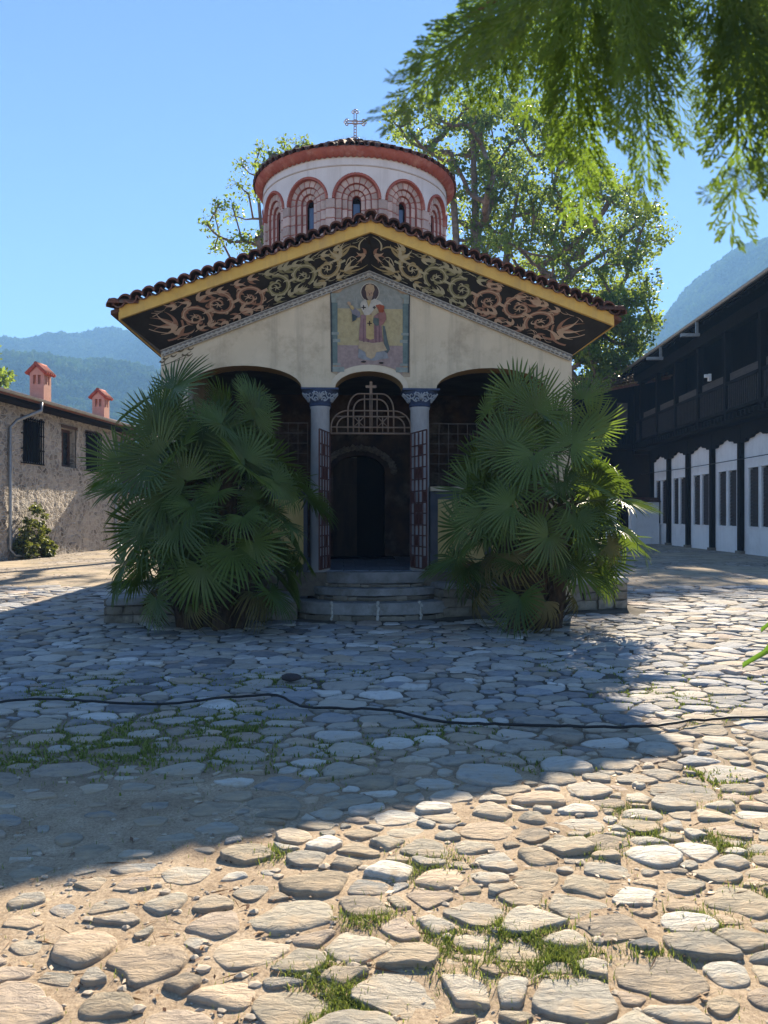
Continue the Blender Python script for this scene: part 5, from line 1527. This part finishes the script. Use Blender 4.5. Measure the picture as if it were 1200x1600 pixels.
b = MB(); b.box(10.3, 10.45, -.85, -.745, 7.2, 7.5); b.box(10.32, 10.43, -1.0, -.851, 7.35, 7.48); b.build('wall_lamp', M['white'], GH)
b = MB(); b.tube([(-2.5, -.26, 3.92), (2, -.25, 3.86), (6, -.25, 3.80), (12, -.25, 3.78), (UE, -.25, 3.78)], .018, 5); b.build('wall_wire', M['cable'], GH)

# ---- dark gatehouse closing the far right corner, low white wall in front of it
GT = empty('gatehouse', (10.9, 44.2, 0), 0, 'dark timber gatehouse with mossy tiled roof at the far end of the yard', 'house')
b = MB(); b.box(0, 4.6, 0, 5, -.1, 9.0); b.build('wall', M['darkwood'], GT)
b = MB(); b.box(.6, 4.4, -.5, -.01, 5.3, 5.6); b.box(.6, 4.4, -.5, -.42, 6.6, 6.72)
for k in range(20): b.box(.65 + k * .19, .71 + k * .19, -.49, -.43, 5.6, 6.6)
b.build('balcony', M['darkwood'], GT)
b = MB(); b.box(2.5, 3.1, -.06, -.005, 6.3, 8.0); b.box(3.5, 3.9, -.06, -.005, 6.3, 7.9); b.build('shutter', mat('grey_shutter', (.09, .08, .075), None, .8, 5, 5), GT)
b = MB(); b.add([(-.9, -1.1, 8.0), (5.2, -1.1, 9.2), (5.2, 4, 11.0), (-.9, 4, 9.6), (-.9, -1.1, 8.15), (5.2, -1.1, 9.35), (5.2, 4, 11.15), (-.9, 4, 9.75)], [(3, 2, 1, 0), (0, 1, 5, 4), (1, 2, 6, 5), (2, 3, 7, 6), (3, 0, 4, 7), (4, 5, 6, 7)])
gr_ = b.build('roof', M['tile'], GT)
b = MB()
for k in range(26):
    for j in range(9):
        f = k / 25; g_ = j / 8; x = -.85 + 6.0 * f; y = -1.1 + 4.9 * g_; z = 8.16 + 1.2 * f + (1.8 + (-.2 * (1 - f))) * g_ * .95
        b.ico((x, y, z + .02), .13, 1, (.9, 2.2, .5), .12)
tag(b.build('mossy_tiles', mat('mossy_tile', (.24, .17, .10), (.15, .11, .06), .95, 6, 8, dirt=(.17, .16, .05), dscale=2), gr_), kind='stuff')
LW = empty('low_wall', (13.25, 41.2, 0), R(4), 'low white wall with a cap of clay tiles before the gatehouse', 'wall')
b = MB(); b.box(0, 1.55, 0, .35, -.1, 2.25); b.build('wall', M['white'], LW)
for k in range(9):
    o = link('tile', tile_mesh('tile', .12, .55, True) if k == 0 else o.data, LW, (.05 + k * .18, -.1, 2.26), (R(10), 0, 0))
b = MB(); b.box(0, 1.55, .1, .35, 2.26, 2.5); b.build('cap', M['tile'], LW)
WP = MB(); WP.box(-.25, .25, -.2, .2, -.1, 2.5); WP.box(-.3, .3, -.25, .25, 2.5, 2.6)
o = WP.build('gate_pier', M['white'], None); o.location = (12.3, 41.6, 0)
tag(o, 'square white gate pier standing left of the low tiled wall', 'pier')
# ================================================================== FAN PALMS
PLM = leaf_mat('palm_leaf', (.040, .070, .014), (.100, .145, .030), (.20, .30, .03), .25, rough=.42, nscale=1.2, spec=.35)
PLO = leaf_mat('old_palm_leaf', (.16, .12, .04), (.10, .10, .03), (.2, .17, .04), .2, rough=.6, nscale=2)
def fan_mesh(name, rg, mt, n=36, L=.60, droop=.25, spread=300, cup=.25, tipbend=.3):
    V, F = [], []
    for i in range(n):
        f = (i + .5) / n * 2 - 1
        th = R(spread / 2) * f
        ln = L * (.66 + .34 * math.cos(th * .62)) * rg.uniform(.93, 1.05)
        half = R(spread) / n / 2
        dr = droop * rg.uniform(.7, 1.3); tb = tipbend * (rg.random() ** 2.2) * 1.8
        tw = rg.uniform(-.05, .05)
        prev = None
        for k, t in enumerate((.03, .26, .50, .70, .88, 1.0)):
            r_ = ln * t
            jn = min(t, .42) * ln
            wd = jn * math.tan(half) * (1.0 if t < .3 else (.90, .82, .54, .04)[k - 2])
            z = cup * abs(math.sin(th)) * r_ * .5 - dr * r_ * t * t - tb * max(0, t - .55) ** 1.5 * ln * 2.2
            rr = r_ * (1 - .12 * t * t * tb)
            fold = wd * (.75 if t > .1 else .2)
            a = th + tw * t
            c, s = math.cos(a), math.sin(a)
            b0 = len(V)
            V += [(rr * c + s * wd, rr * s - c * wd, z + fold * .5), (rr * c, rr * s, z - fold * .5), (rr * c - s * wd, rr * s + c * wd, z + fold * .5)]
            if prev is not None: F += [(prev, b0, b0 + 1, prev + 1), (prev + 1, b0 + 1, b0 + 2, prev + 2)]
            prev = b0
    return np_mesh(name, np.array(V), np.array(F), mt)
prg = random.Random(77)
FANS = [fan_mesh('leaf', prg, PLM, 34, .62, d, sp, c, tb) for d, sp, c, tb in ((.02, 270, .30, .06), (.05, 290, .25, .10), (.10, 280, .25, .18), (.04, 240, .38, .08), (.14, 290, .2, .28), (.08, 250, .25, .6))]
OLD = [fan_mesh('leaf', prg, PLO, 30, .50, .75, 250, .1, .9), fan_mesh('leaf', prg, PLO, 28, .46, .6, 220, .3, 1.1)]
PETM = mat('palm_petiole', (.10, .13, .045), (.07, .09, .03), .5, 9, 4)
def palm(loc, label, cz, rx, rz, nl, seed, stems, sc=1.0):
    rg = random.Random(seed)
    root = empty('fan_palm', loc, 0, label, 'palm', 'fan palms either side of the church steps')
    for (sx, sy, sh) in stems:
        b = MB(); k = 9
        b.tube([(sx * (.6 + .4 * i / k) , sy * (.6 + .4 * i / k), sh * i / k - .05 * (i == 0)) for i in range(k + 1)], [.16 - .03 * abs(i - 4) / 4 + rg.uniform(-.012, .012) for i in range(k + 1)], 12)
        for i in range(90):
            a = rg.uniform(0, 6.28); z = rg.uniform(.1, sh); p = Vector((sx * (.6 + .4 * z / sh) + .14 * math.cos(a), sy * (.6 + .4 * z / sh) + .14 * math.sin(a), z))
            b.bar(p, p + Vector((math.cos(a) * .09, math.sin(a) * .09, .16)), .03, .012)
        b.build('trunk', M['fibre'], root)
    pet = MB()
    for i in range(nl):
        f = (i + .5) / nl
        sz = -.95 + 1.94 * f                       # from the skirt up to the crown
        el = math.asin(max(-1, min(1, sz)))
        az = i * 2.39996 + rg.uniform(-.3, .3)
        k = rg.uniform(.5, 1.12) if rg.random() < .75 else rg.uniform(.9, 1.2)
        d = Vector((math.cos(el) * math.cos(az), math.cos(el) * math.sin(az), math.sin(el)))
        wide = 1 / max(.55, math.hypot(d.x, d.y)) * .55 + .45
        tip = Vector((d.x * rx * k * wide, d.y * rx * .85 * k * wide, max(.42, cz + d.z * rz * k)))
        lim = .36 * rx + .25
        if tip.z > 2.25: tip.x = max(-lim, min(lim, tip.x))
        st = min(stems, key=lambda s_: math.hypot(s_[0] - tip.x, s_[1] - tip.y) + rg.uniform(0, .6))
        sx, sy, sh = st
        z0 = max(.25, min(sh, tip.z - .25 * rx * k + .1))
        base = Vector((sx * .9, sy * .9, z0))
        if tip.y + loc[1] > 12.0 - .35 and abs(tip.x + loc[0]) < 3.3:
            tip.y = 12.0 - .35 - loc[1] - rg.uniform(0, .3)
        ln = (tip - base).length
        mid = base.lerp(tip, .5) + Vector((0, 0, .06 * ln))
        pet.tube([base, mid, tip], [.016, .011, .008], 5, cap=False)
        old = f < .05 or (f < .35 and rg.random() < .08)
        me = rg.choice(OLD) if old else rg.choice(FANS[1:] if f < .6 else FANS[:4])
        out = Vector((d.x, d.y, 0)); out = out.normalized() if out.length > .05 else Vector((0, -1, 0))
        hgt = (d.z + 1) / 2
        want = out * (.75 if hgt < .75 else .45) + Vector((0, 0, -.62 + 1.65 * hgt ** 1.4)) + Vector((rg.gauss(0, .32), rg.gauss(0, .32), rg.gauss(0, .25)))
        nrm = out * .62 + Vector((0, 0, .62 if hgt < .75 else .35)) + Vector((rg.gauss(0, .45), -.25 + rg.gauss(0, .45), rg.gauss(0, .35)))
        nrm.normalize(); ax = (want - nrm * want.dot(nrm)).normalized(); side = nrm.cross(ax).normalized()
        s = sc * rg.uniform(.66, 1.14)
        Mx = Matrix((ax, side, nrm)).transposed().to_4x4()
        o = link('leaf', me, root)
        o.matrix_local = Matrix.Translation(tip) @ Mx @ Matrix.Scale(s, 4)
    pet.build('leaf_stalks', PETM, root)
    return root
palm((-2.38, 10.45, 0), 'largest dark green fan palm hiding the left arch of the porch', 1.72, 1.22, 1.52, 122, 5, [(-.35, .0, 2.1), (.30, -.1, 2.2), (.0, .25, 1.9), (-.55, .15, 1.5), (.6, .15, 1.4)], .98)
palm((2.08, 10.5, 0), 'sunlit edged fan palm in front of the right arch, smaller of the two', 1.62, 1.12, 1.40, 98, 9, [(.0, .0, 2.1), (.4, .15, 1.7), (-.4, .1, 1.5)], .92)

# ================================================================== BROADLEAF TREES BEHIND THE CHURCH
TL = leaf_mat('plane_leaf', (.034, .064, .018), (.080, .115, .028), (.30, .40, .05), .45, rough=.45, nscale=.8, useattr=True)
def inpoly(p, x, y):
    c = False; n = len(p)
    for i in range(n):
        a, b = p[i], p[i - 1]
        if (a[1] > y) != (b[1] > y) and x < (b[0] - a[0]) * (y - a[1]) / (b[1] - a[1]) + a[0]: c = not c
    return c
def leaf_cloud(cs, n, size, nr, sq=.8):
    """cs: (k,4) centre+radius -> quads"""
    k = len(cs); P = np.repeat(cs[:, :3], n, 0); rr = np.repeat(cs[:, 3], n)
    d = nr.normal(size=(k * n, 3)); d /= np.linalg.norm(d, axis=1)[:, None]
    P = P + d * (rr * nr.random(k * n) ** .55)[:, None] * np.array([1, 1, sq])
    a = nr.normal(size=(k * n, 3)); a /= np.linalg.norm(a, axis=1)[:, None]
    b = np.cross(a, nr.normal(size=(k * n, 3))); b /= np.linalg.norm(b, axis=1)[:, None]
    s = size * nr.uniform(.6, 1.25, k * n)[:, None]
    V = np.stack([P - a * s, P - b * s * .62 + a * s * .1, P + a * s, P + b * s * .62 + a * s * .1], 1).reshape(-1, 3)
    F = np.arange(4 * k * n).reshape(-1, 4)
    t = np.repeat(np.clip(np.repeat(nr.random(k), n) * .55 + nr.random(k * n) * .55, 0, 1), 4)
    return V, F, np.stack([t, t, t, np.ones_like(t)], 1)
TK = 1.62
def grow_tree(name, label, base, trunk, centres, radii, lsize, nleaf, seed, r0=.30, leafm=TL, barkm=None, sparse=1.0, group=None, cat='tree'):
    rg = random.Random(seed); nr = np.random.default_rng(seed)
    base = Vector(base)
    root = empty(name, base, 0, label, cat, group)
    nodes_ = [Vector((0, 0, -.2))]; par = [-1]
    for p in trunk:
        for q in p:
            pass
    tips = []
    for path in trunk:
        prev = 0
        for q in path:
            nodes_.append(Vector(q)); par.append(prev); prev = len(nodes_) - 1
    ntr = len(nodes_)
    cs = sorted(range(len(centres)), key=lambda i: (centres[i] - nodes_[min(ntr - 1, 2)]).length)
    for i in cs:
        c = centres[i]
        best = None
        for j, q in enumerate(nodes_):
            if j == 0: continue
            d = (c - q).length + max(0, q.z - c.z) * 1.1
            if best is None or d < best[0]: best = (d, j)
        j = best[1]; q = nodes_[j]; L_ = (c - q).length
        k = max(2, int(L_ / .55)); prev = j
        for s in range(1, k + 1):
            t = s / k
            p = q.lerp(c, t) + Vector((rg.gauss(0, .05), rg.gauss(0, .05), rg.gauss(0, .05))) * (1 if s < k else .3) * L_ * .6 - Vector((0, 0, .10 * L_ * math.sin(math.pi * t)))
            nodes_.append(p); par.append(prev); prev = len(nodes_) - 1
        tips.append(prev)
    cnt = [0] * len(nodes_)
    for t in tips:
        while t >= 0: cnt[t] += 1; t = par[t]
    mx = max(cnt); rad = [max(.012, r0 * (max(c, .5) / mx) ** .5) for c in cnt]
    tb, bb = MB(), MB()
    for i in range(1, len(nodes_)):
        p = par[i]; ra = min(rad[p], rad[i] * 1.5)
        (tb if i < ntr else bb).tube([nodes_[p], nodes_[i]], [ra, rad[i]], 7 if rad[i] > .04 else 4, cap=False)
    # twigs
    for i in cs:
        c = centres[i]
        for _ in range(5):
            d = Vector((rg.gauss(0, 1), rg.gauss(0, 1), rg.gauss(.2, .8))).normalized() * radii[i] * .85
            bb.tube([c, c + d * .5 + Vector((0, 0, .05)), c + d], [.012, .009, .005], 3, cap=False)
    tb.build('trunk', barkm or M['plane_bark'], root, smooth=True)
    bb.build('branches', barkm or M['plane_bark'], root, smooth=True)
    C = np.array([(c.x, c.y, c.z, radii[i]) for i, c in enumerate(centres)])
    V, F, T = leaf_cloud(C, nleaf, lsize, nr)
    link('crown', np_mesh('crown', V, F, leafm, False, T), root)
    return root
def fill(poly, n, Y0, Y1, seed, rpx, base, holes=()):
    rg = random.Random(seed); out, rad = [], []; X0 = min(p[0] for p in poly); X1 = max(p[0] for p in poly); Z0 = min(p[1] for p in poly); Z1 = max(p[1] for p in poly)
    t = 0; got = []
    while len(out) < n and t < 20000:
        t += 1
        x, y = rg.uniform(X0, X1), rg.uniform(Z0, Z1)
        if not inpoly(poly, x, y): continue
        if any(math.hypot(x - hx, (y - hy)) < hr for hx, hy, hr in holes): continue
        Y = rg.uniform(Y0, Y1); r_ = rg.uniform(*rpx)
        if any(math.hypot(x - a, y - c) < .42 * r_ for a, c in got): continue
        got.append((x, y)); out.append(px(x, y, Y) - Vector(base)); rad.append(r_ * Y / 1200)
    return out, rad
# big plane tree to the right
bA = (3.6 * TK, 29.0 * TK, 0)
polyA = [(745, 160), (820, 140), (880, 165), (925, 225), (965, 285), (1010, 315), (1038, 350), (1040, 410), (1015, 440), (1022, 500), (1000, 545), (960, 585), (905, 590), (840, 480), (790, 400), (740, 330), (735, 230)]
cA, rA = fill(polyA, 185, 25.5 * TK, 32.0 * TK, 3, (20, 36), bA, holes=((935, 395, 22), (985, 455, 16), (905, 300, 14), (760, 210, 14), (975, 335, 12), (838, 230, 12)))
lo, lr = fill([(900, 470), (1025, 440), (1020, 520), (985, 570), (945, 600), (902, 600)], 45, 25.0 * TK, 29.0 * TK, 13, (16, 28), bA)
trA = [[(0, 0, 2), (.1, .1, 4.4), (.3, .3, 6.6), (.7, .5, 8.8), (1.2, .6, 11.2), (1.6, .4, 13.8)], [(.05, .0, 3.6), (.9, -.4, 6.4), (2.0, -.8, 8.4), (3.3, -1.0, 9.8), (4.6, -1.2, 10.6)], [(0, .1, 4.8), (-.2, .8, 7.8), (.1, 1.2, 10.4), (.3, 1.3, 13.2)], [(.1, .0, 3.2), (1.4, -.6, 5.2), (2.8, -1.2, 6.6), (4.2, -1.6, 7.4)]]
grow_tree('plane_tree', 'tall leafy plane tree rising right of the drum, widest of the trees', bA, [[tuple(c * TK for c in q) for q in p] for p in trA], cA + lo, rA + lr, .135, 132, 41, .55)
bB = (2.2 * TK, 26.5 * TK, 0)
polyB = [(610, 175), (660, 150), (740, 150), (780, 170), (780, 300), (770, 400), (700, 390), (695, 260), (650, 232), (605, 215)]
cB, rB = fill(polyB, 62, 24.5 * TK, 28.5 * TK, 8, (17, 30), bB, holes=((705, 225, 12), (745, 315, 16), (725, 270, 12)))
trB = [[(0, 0, 2.5), (.25, 0, 5), (.35, .1, 8.0), (.30, .1, 10.5), (.1, .1, 13.5)], [(.2, .0, 4.6), (.95, .2, 8.2), (1.0, .3, 11.0), (.9, .3, 14.0)]]
grow_tree('plane_tree', 'slender airy tree with bare upright stems close behind the drum', bB, [[tuple(c * TK for c in q) for q in p] for p in trB], cB, rB, .125, 92, 42, .36)
bC = (-3.4 * TK, 24.0 * TK, 0)
polyC = [(322, 350), (340, 292), (372, 262), (405, 228), (440, 202), (470, 205), (480, 235), (560, 260), (560, 420), (400, 420), (330, 395)]
cC, rC = fill(polyC, 66, 22.0 * TK, 25.5 * TK, 9, (14, 25), bC, holes=((365, 385, 14),))
trC = [[(0, 0, 2.5), (.2, 0, 5), (.1, .1, 7.5), (-.4, .1, 9.4), (-.6, .1, 11.6)], [(.1, .0, 5.2), (-.9, -.2, 8.0), (-1.7, -.3, 9.6)]]
grow_tree('plane_tree', 'small pale leaved tree showing left of the drum', bC, [[tuple(c * TK for c in q) for q in p] for p in trC], cC, rC, .10, 62, 43, .28)
# tree behind the stone house, at the left edge of the picture
bD = px(-45, 805, 46); bD.z = 0
cD, rD = fill([(-120, 560), (-40, 535), (10, 580), (20, 612), (-20, 640), (-120, 640)], 26, 44, 48, 10, (18, 30), bD)
grow_tree('yard_tree', 'yellow green treetop behind the stone house roof', bD, [[(0, 0, 3), (.1, 0, 6), (0, .2, 8.5)]], cD, rD, .16, 110, 44, .22)
# tall trees outside the frame, left of the church: they shade the yard and rake the house wall
for i, (bx, by, h, rr, lab) in enumerate(((-9.2, 21.0, 11.0, 2.6, 0), )):
    pass

# ivy on the foot of the stone house wall
iv = empty('ivy_bush', (-12.75, 27.0, 0), math.atan2(1, .1), 'straggly ivy bush climbing the foot of the stone house wall', 'bush')
ir = np.random.default_rng(6)
cs = []
for _ in range(95):
    u = ir.uniform(-.2, 1.9); top = 1.9 * math.exp(-((u - .75) / .75) ** 2) + .15
    cs.append((u, ir.uniform(-.30, .12), ir.uniform(.05, 1) * top, ir.uniform(.10, .24)))
V_, F_, T_ = leaf_cloud(np.array(cs), 46, .065, ir)
IVM = leaf_mat('ivy_leaf', (.028, .048, .014), (.09, .11, .03), (.25, .28, .04), .25, useattr=True)
link('foliage', np_mesh('foliage', V_, F_, IVM, False, T_), iv)
b = MB()
for _ in range(22): u = ir.uniform(-.1, 1.8); b.tube([(u, -.05, 0), (u + ir.normal(0, .15), -.12, .5), (u + ir.normal(0, .3), -.1, 1.0)], [.02, .014, .006], 4)
b.build('stem', M['bark'], iv)

# ================================================================== OVERHANGING CONIFER NEAR THE CAMERA
THM = leaf_mat('thuja_scale', (.028, .056, .012), (.060, .095, .018), (.19, .30, .03), .45, rough=.5, nscale=2.0)
def frond(name, rg, n=30, L=1.0, w=.30):
    V, F = [], []
    def blade(p, a, ln, wd, z=0.0):
        d = (math.cos(a), math.sin(a)); s = (-d[1] * wd, d[0] * wd); b = len(V)
        V.extend([(p[0] - s[0] * .5, p[1] - s[1] * .5, p[2]), (p[0] + d[0] * ln * .55 - s[0], p[1] + d[1] * ln * .55 - s[1], p[2] + z * .5), (p[0] + d[0] * ln, p[1] + d[1] * ln, p[2] + z), (p[0] + d[0] * ln * .55 + s[0], p[1] + d[1] * ln * .55 + s[1], p[2] + z * .5)])
        F.append((b, b + 1, b + 2, b + 3))
    curve = rg.uniform(-.12, .12)
    for i in range(n):
        t = (i + .5) / n
        p = (L * t, curve * math.sin(t * 2.4), -.10 * t * t)
        s = 1 if i % 2 else -1
        ln = w * (math.sin(math.pi * min(1, (t * .82 + .16))) ** .8) * rg.uniform(.75, 1.15)
        a0 = s * R(rg.uniform(32, 48))
        m = max(4, int(ln / .026)); zz = rg.gauss(0, .04)
        bend = -s * rg.uniform(.0, .5)
        q = p; a = a0
        for k in range(m):
            a = a0 + bend * k / m
            st = ln / m
            blade(q, a, st * 1.7, .0048)
            q = (q[0] + math.cos(a) * st, q[1] + math.sin(a) * st, q[2] + zz * st)
            sl = ln * .38 * (1 - k / m) ** .7 + .03
            for s2 in (-1, 1):
                if rg.random() < .9:
                    aa = a + s2 * R(rg.uniform(28, 44)); blade(q, aa, sl * .62, .0062, rg.gauss(0, .012))
                    q2 = (q[0] + math.cos(aa) * sl * .4, q[1] + math.sin(aa) * sl * .4, q[2])
                    blade(q2, aa - s2 * .5, sl * .42, .0055)
        blade(q, a, .05, .008)
        blade(p, curve * .3, L / n * 1.6, .009)
    return np_mesh(name, np.array(V), np.array(F), THM)
trg = random.Random(15)
FR = [frond('spray', trg, 22, 1.0, w_) for w_ in (.24, .28, .22, .26)]
CT = empty('conifer_tree', (2.6, -.2, 0), 0, 'drooping green conifer branches hanging into the top of the view', 'tree')
CB = Vector((2.6, -.2, 0))
b = MB(); b.tube([(0, 0, -.1), (.02, 0, 1.5), (0, .05, 3.0), (-.05, .1, 5.0)], [.20, .16, .13, .08], 12); b.build('trunk', M['bark'], CT, smooth=True)
limbs = [[(2.55, -.1, 2.3), (1.9, .55, 2.75), (1.0, 1.0, 2.62), (.35, 1.12, 2.42), (.12, 1.16, 2.30)], [(2.6, -.1, 2.6), (1.9, .9, 2.72), (1.1, 1.5, 2.72), (.5, 1.7, 2.66)], [(2.6, -.15, 2.1), (1.7, .6, 2.35), (.95, 1.0, 2.36), (.55, 1.1, 2.3)], [(2.6, 0, 2.9), (1.7, 1.1, 2.9), (1.0, 1.25, 2.72)]]
b = MB()
for l in limbs: b.tube([Vector(p) - CB for p in l], [.035, .022, .012, .007, .004][:len(l)], 6)
b.build('limb', M['bark'], CT, smooth=True)
def spray(tx, ty, ln, ang, Y, scw=1.0):
    """tip pixel, length in metres, hanging angle (deg from straight down, + = to the left), depth"""
    tip = px(tx, ty, Y)
    d = Vector((-math.sin(R(ang)), trg.gauss(0, .12), -math.cos(R(ang)))).normalized()
    org = tip - d * ln
    nrm = Vector((trg.gauss(0, .55), -1, trg.gauss(0, .4))).normalized(); side = nrm.cross(d).normalized(); nrm = d.cross(side).normalized()
    o = link('spray', trg.choice(FR), CT)
    o.matrix_local = Matrix.Translation(org - CB) @ Matrix((d, side, nrm)).transposed().to_4x4() @ Matrix.Diagonal((ln, ln * scw, ln, 1))
tl = [(594, 152, .30, 52, .75), (640, 60, .26, 55, .8), (625, 140, .26, 48, 1.0), (655, 165, .26, 40, 1.25), (690, 185, .26, 30, 1.2), (735, 178, .24, 25, 1.2), (770, 190, .24, 16, 1.25), (800, 165, .24, 12, 1.15), (830, 215, .26, 12, 1.25), (860, 175, .24, 6, 1.2), (880, 225, .25, 0, 1.3), (915, 335, .27, -6, 1.0), (930, 285, .25, 5, 1.05), (895, 265, .25, 3, 1.0), (890, 180, .2, 12, 1.1), (948, 150, .2, -3, .95),
      (985, 205, .24, 0, .95), (1040, 298, .28, -12, .9), (1010, 275, .25, -2, .92), (1030, 180, .22, 8, 1.0), (1060, 215, .22, -8, 1.0), (1105, 150, .22, 6, 1.0), (1130, 205, .24, 0, .95), (1165, 350, .30, 3, .85), (1185, 250, .24, -10, .9), (1150, 190, .24, 12, .95), (1200, 290, .26, -12, .85), (1215, 200, .25, 4, .9), (960, 100, .2, 10, 1.0), (1100, 302, .10, 70, .8)]
for a in tl: spray(a[0], a[1] - (34 if 640 < a[0] < 905 else 0), a[2], a[3], a[4])
for _ in range(24):
    x = trg.uniform(690, 1230); lim = 60 + 70 * trg.random() + (30 if x > 1100 else 0) + (40 if 700 < x < 900 else 0)
    spray(x, lim, trg.uniform(.18, .26), trg.gauss(12 if x < 900 else 2, 12), trg.uniform(.95, 1.5))
for _ in range(7):
    x = trg.uniform(720, 1250); spray(x, trg.uniform(-10, 70), trg.uniform(.18, .26), trg.gauss(5, 22), trg.uniform(.85, 1.3))

# ---- broad green leaf reaching in at the right edge
BP = empty('broadleaf_plant', (1.95, 2.35, 0), 0, 'bright green broad leaf reaching in at the right edge of the yard', 'plant')
BM = leaf_mat('broad_leaf', (.06, .13, .025), (.09, .17, .03), (.20, .40, .04), .45, rough=.4, nscale=3)
def broad(p0, p1, p2, wd):
    V, F = [], []
    n = 12
    for i in range(n + 1):
        t = i / n; c = Vector(p0) * (1 - t) ** 2 + Vector(p1) * 2 * t * (1 - t) + Vector(p2) * t * t
        d = ((Vector(p1) - Vector(p0)) * (1 - t) + (Vector(p2) - Vector(p1)) * t).normalized(); s = d.cross(Vector((.15, -.85, .5))).normalized()
        w_ = wd * math.sin(math.pi * (.06 + .94 * t) ** .8) if t < 1 else 0
        for k, q in enumerate((-1, -.5, 0, .5, 1)): V.append(c + s * w_ * q + Vector((0, -.03 * w_ * 4 * abs(q), .02 * math.sin(i * 2 + q))))
    for i in range(n):
        for k in range(4): F.append((i * 5 + k, i * 5 + k + 1, i * 5 + 6 + k, i * 5 + 5 + k))
    return link('leaf', np_mesh('leaf', np.array(V), np.array(F), BM, True), BP)
bo = Vector((1.95, 2.35, 0))
t1 = px(1160, 1034, 2.25) - bo; t2 = px(1189, 979, 2.4) - bo
broad((0, 0, 1.05), (-.45, -.05, 1.32), t1, .11); broad((0, 0, 1.1), (-.40, .05, 1.45), t2, .09); broad((0, 0, 1.1), (.3, .3, 1.6), (.7, .4, 1.3), .09); broad((0, 0, 1.0), (.2, -.4, 1.4), (.5, -.7, 1.0), .08)
b = MB(); b.tube([(0, 0, -.05), (.02, 0, .6), (0, 0, 1.15)], [.03, .025, .012], 8); b.build('stem', BM, BP)
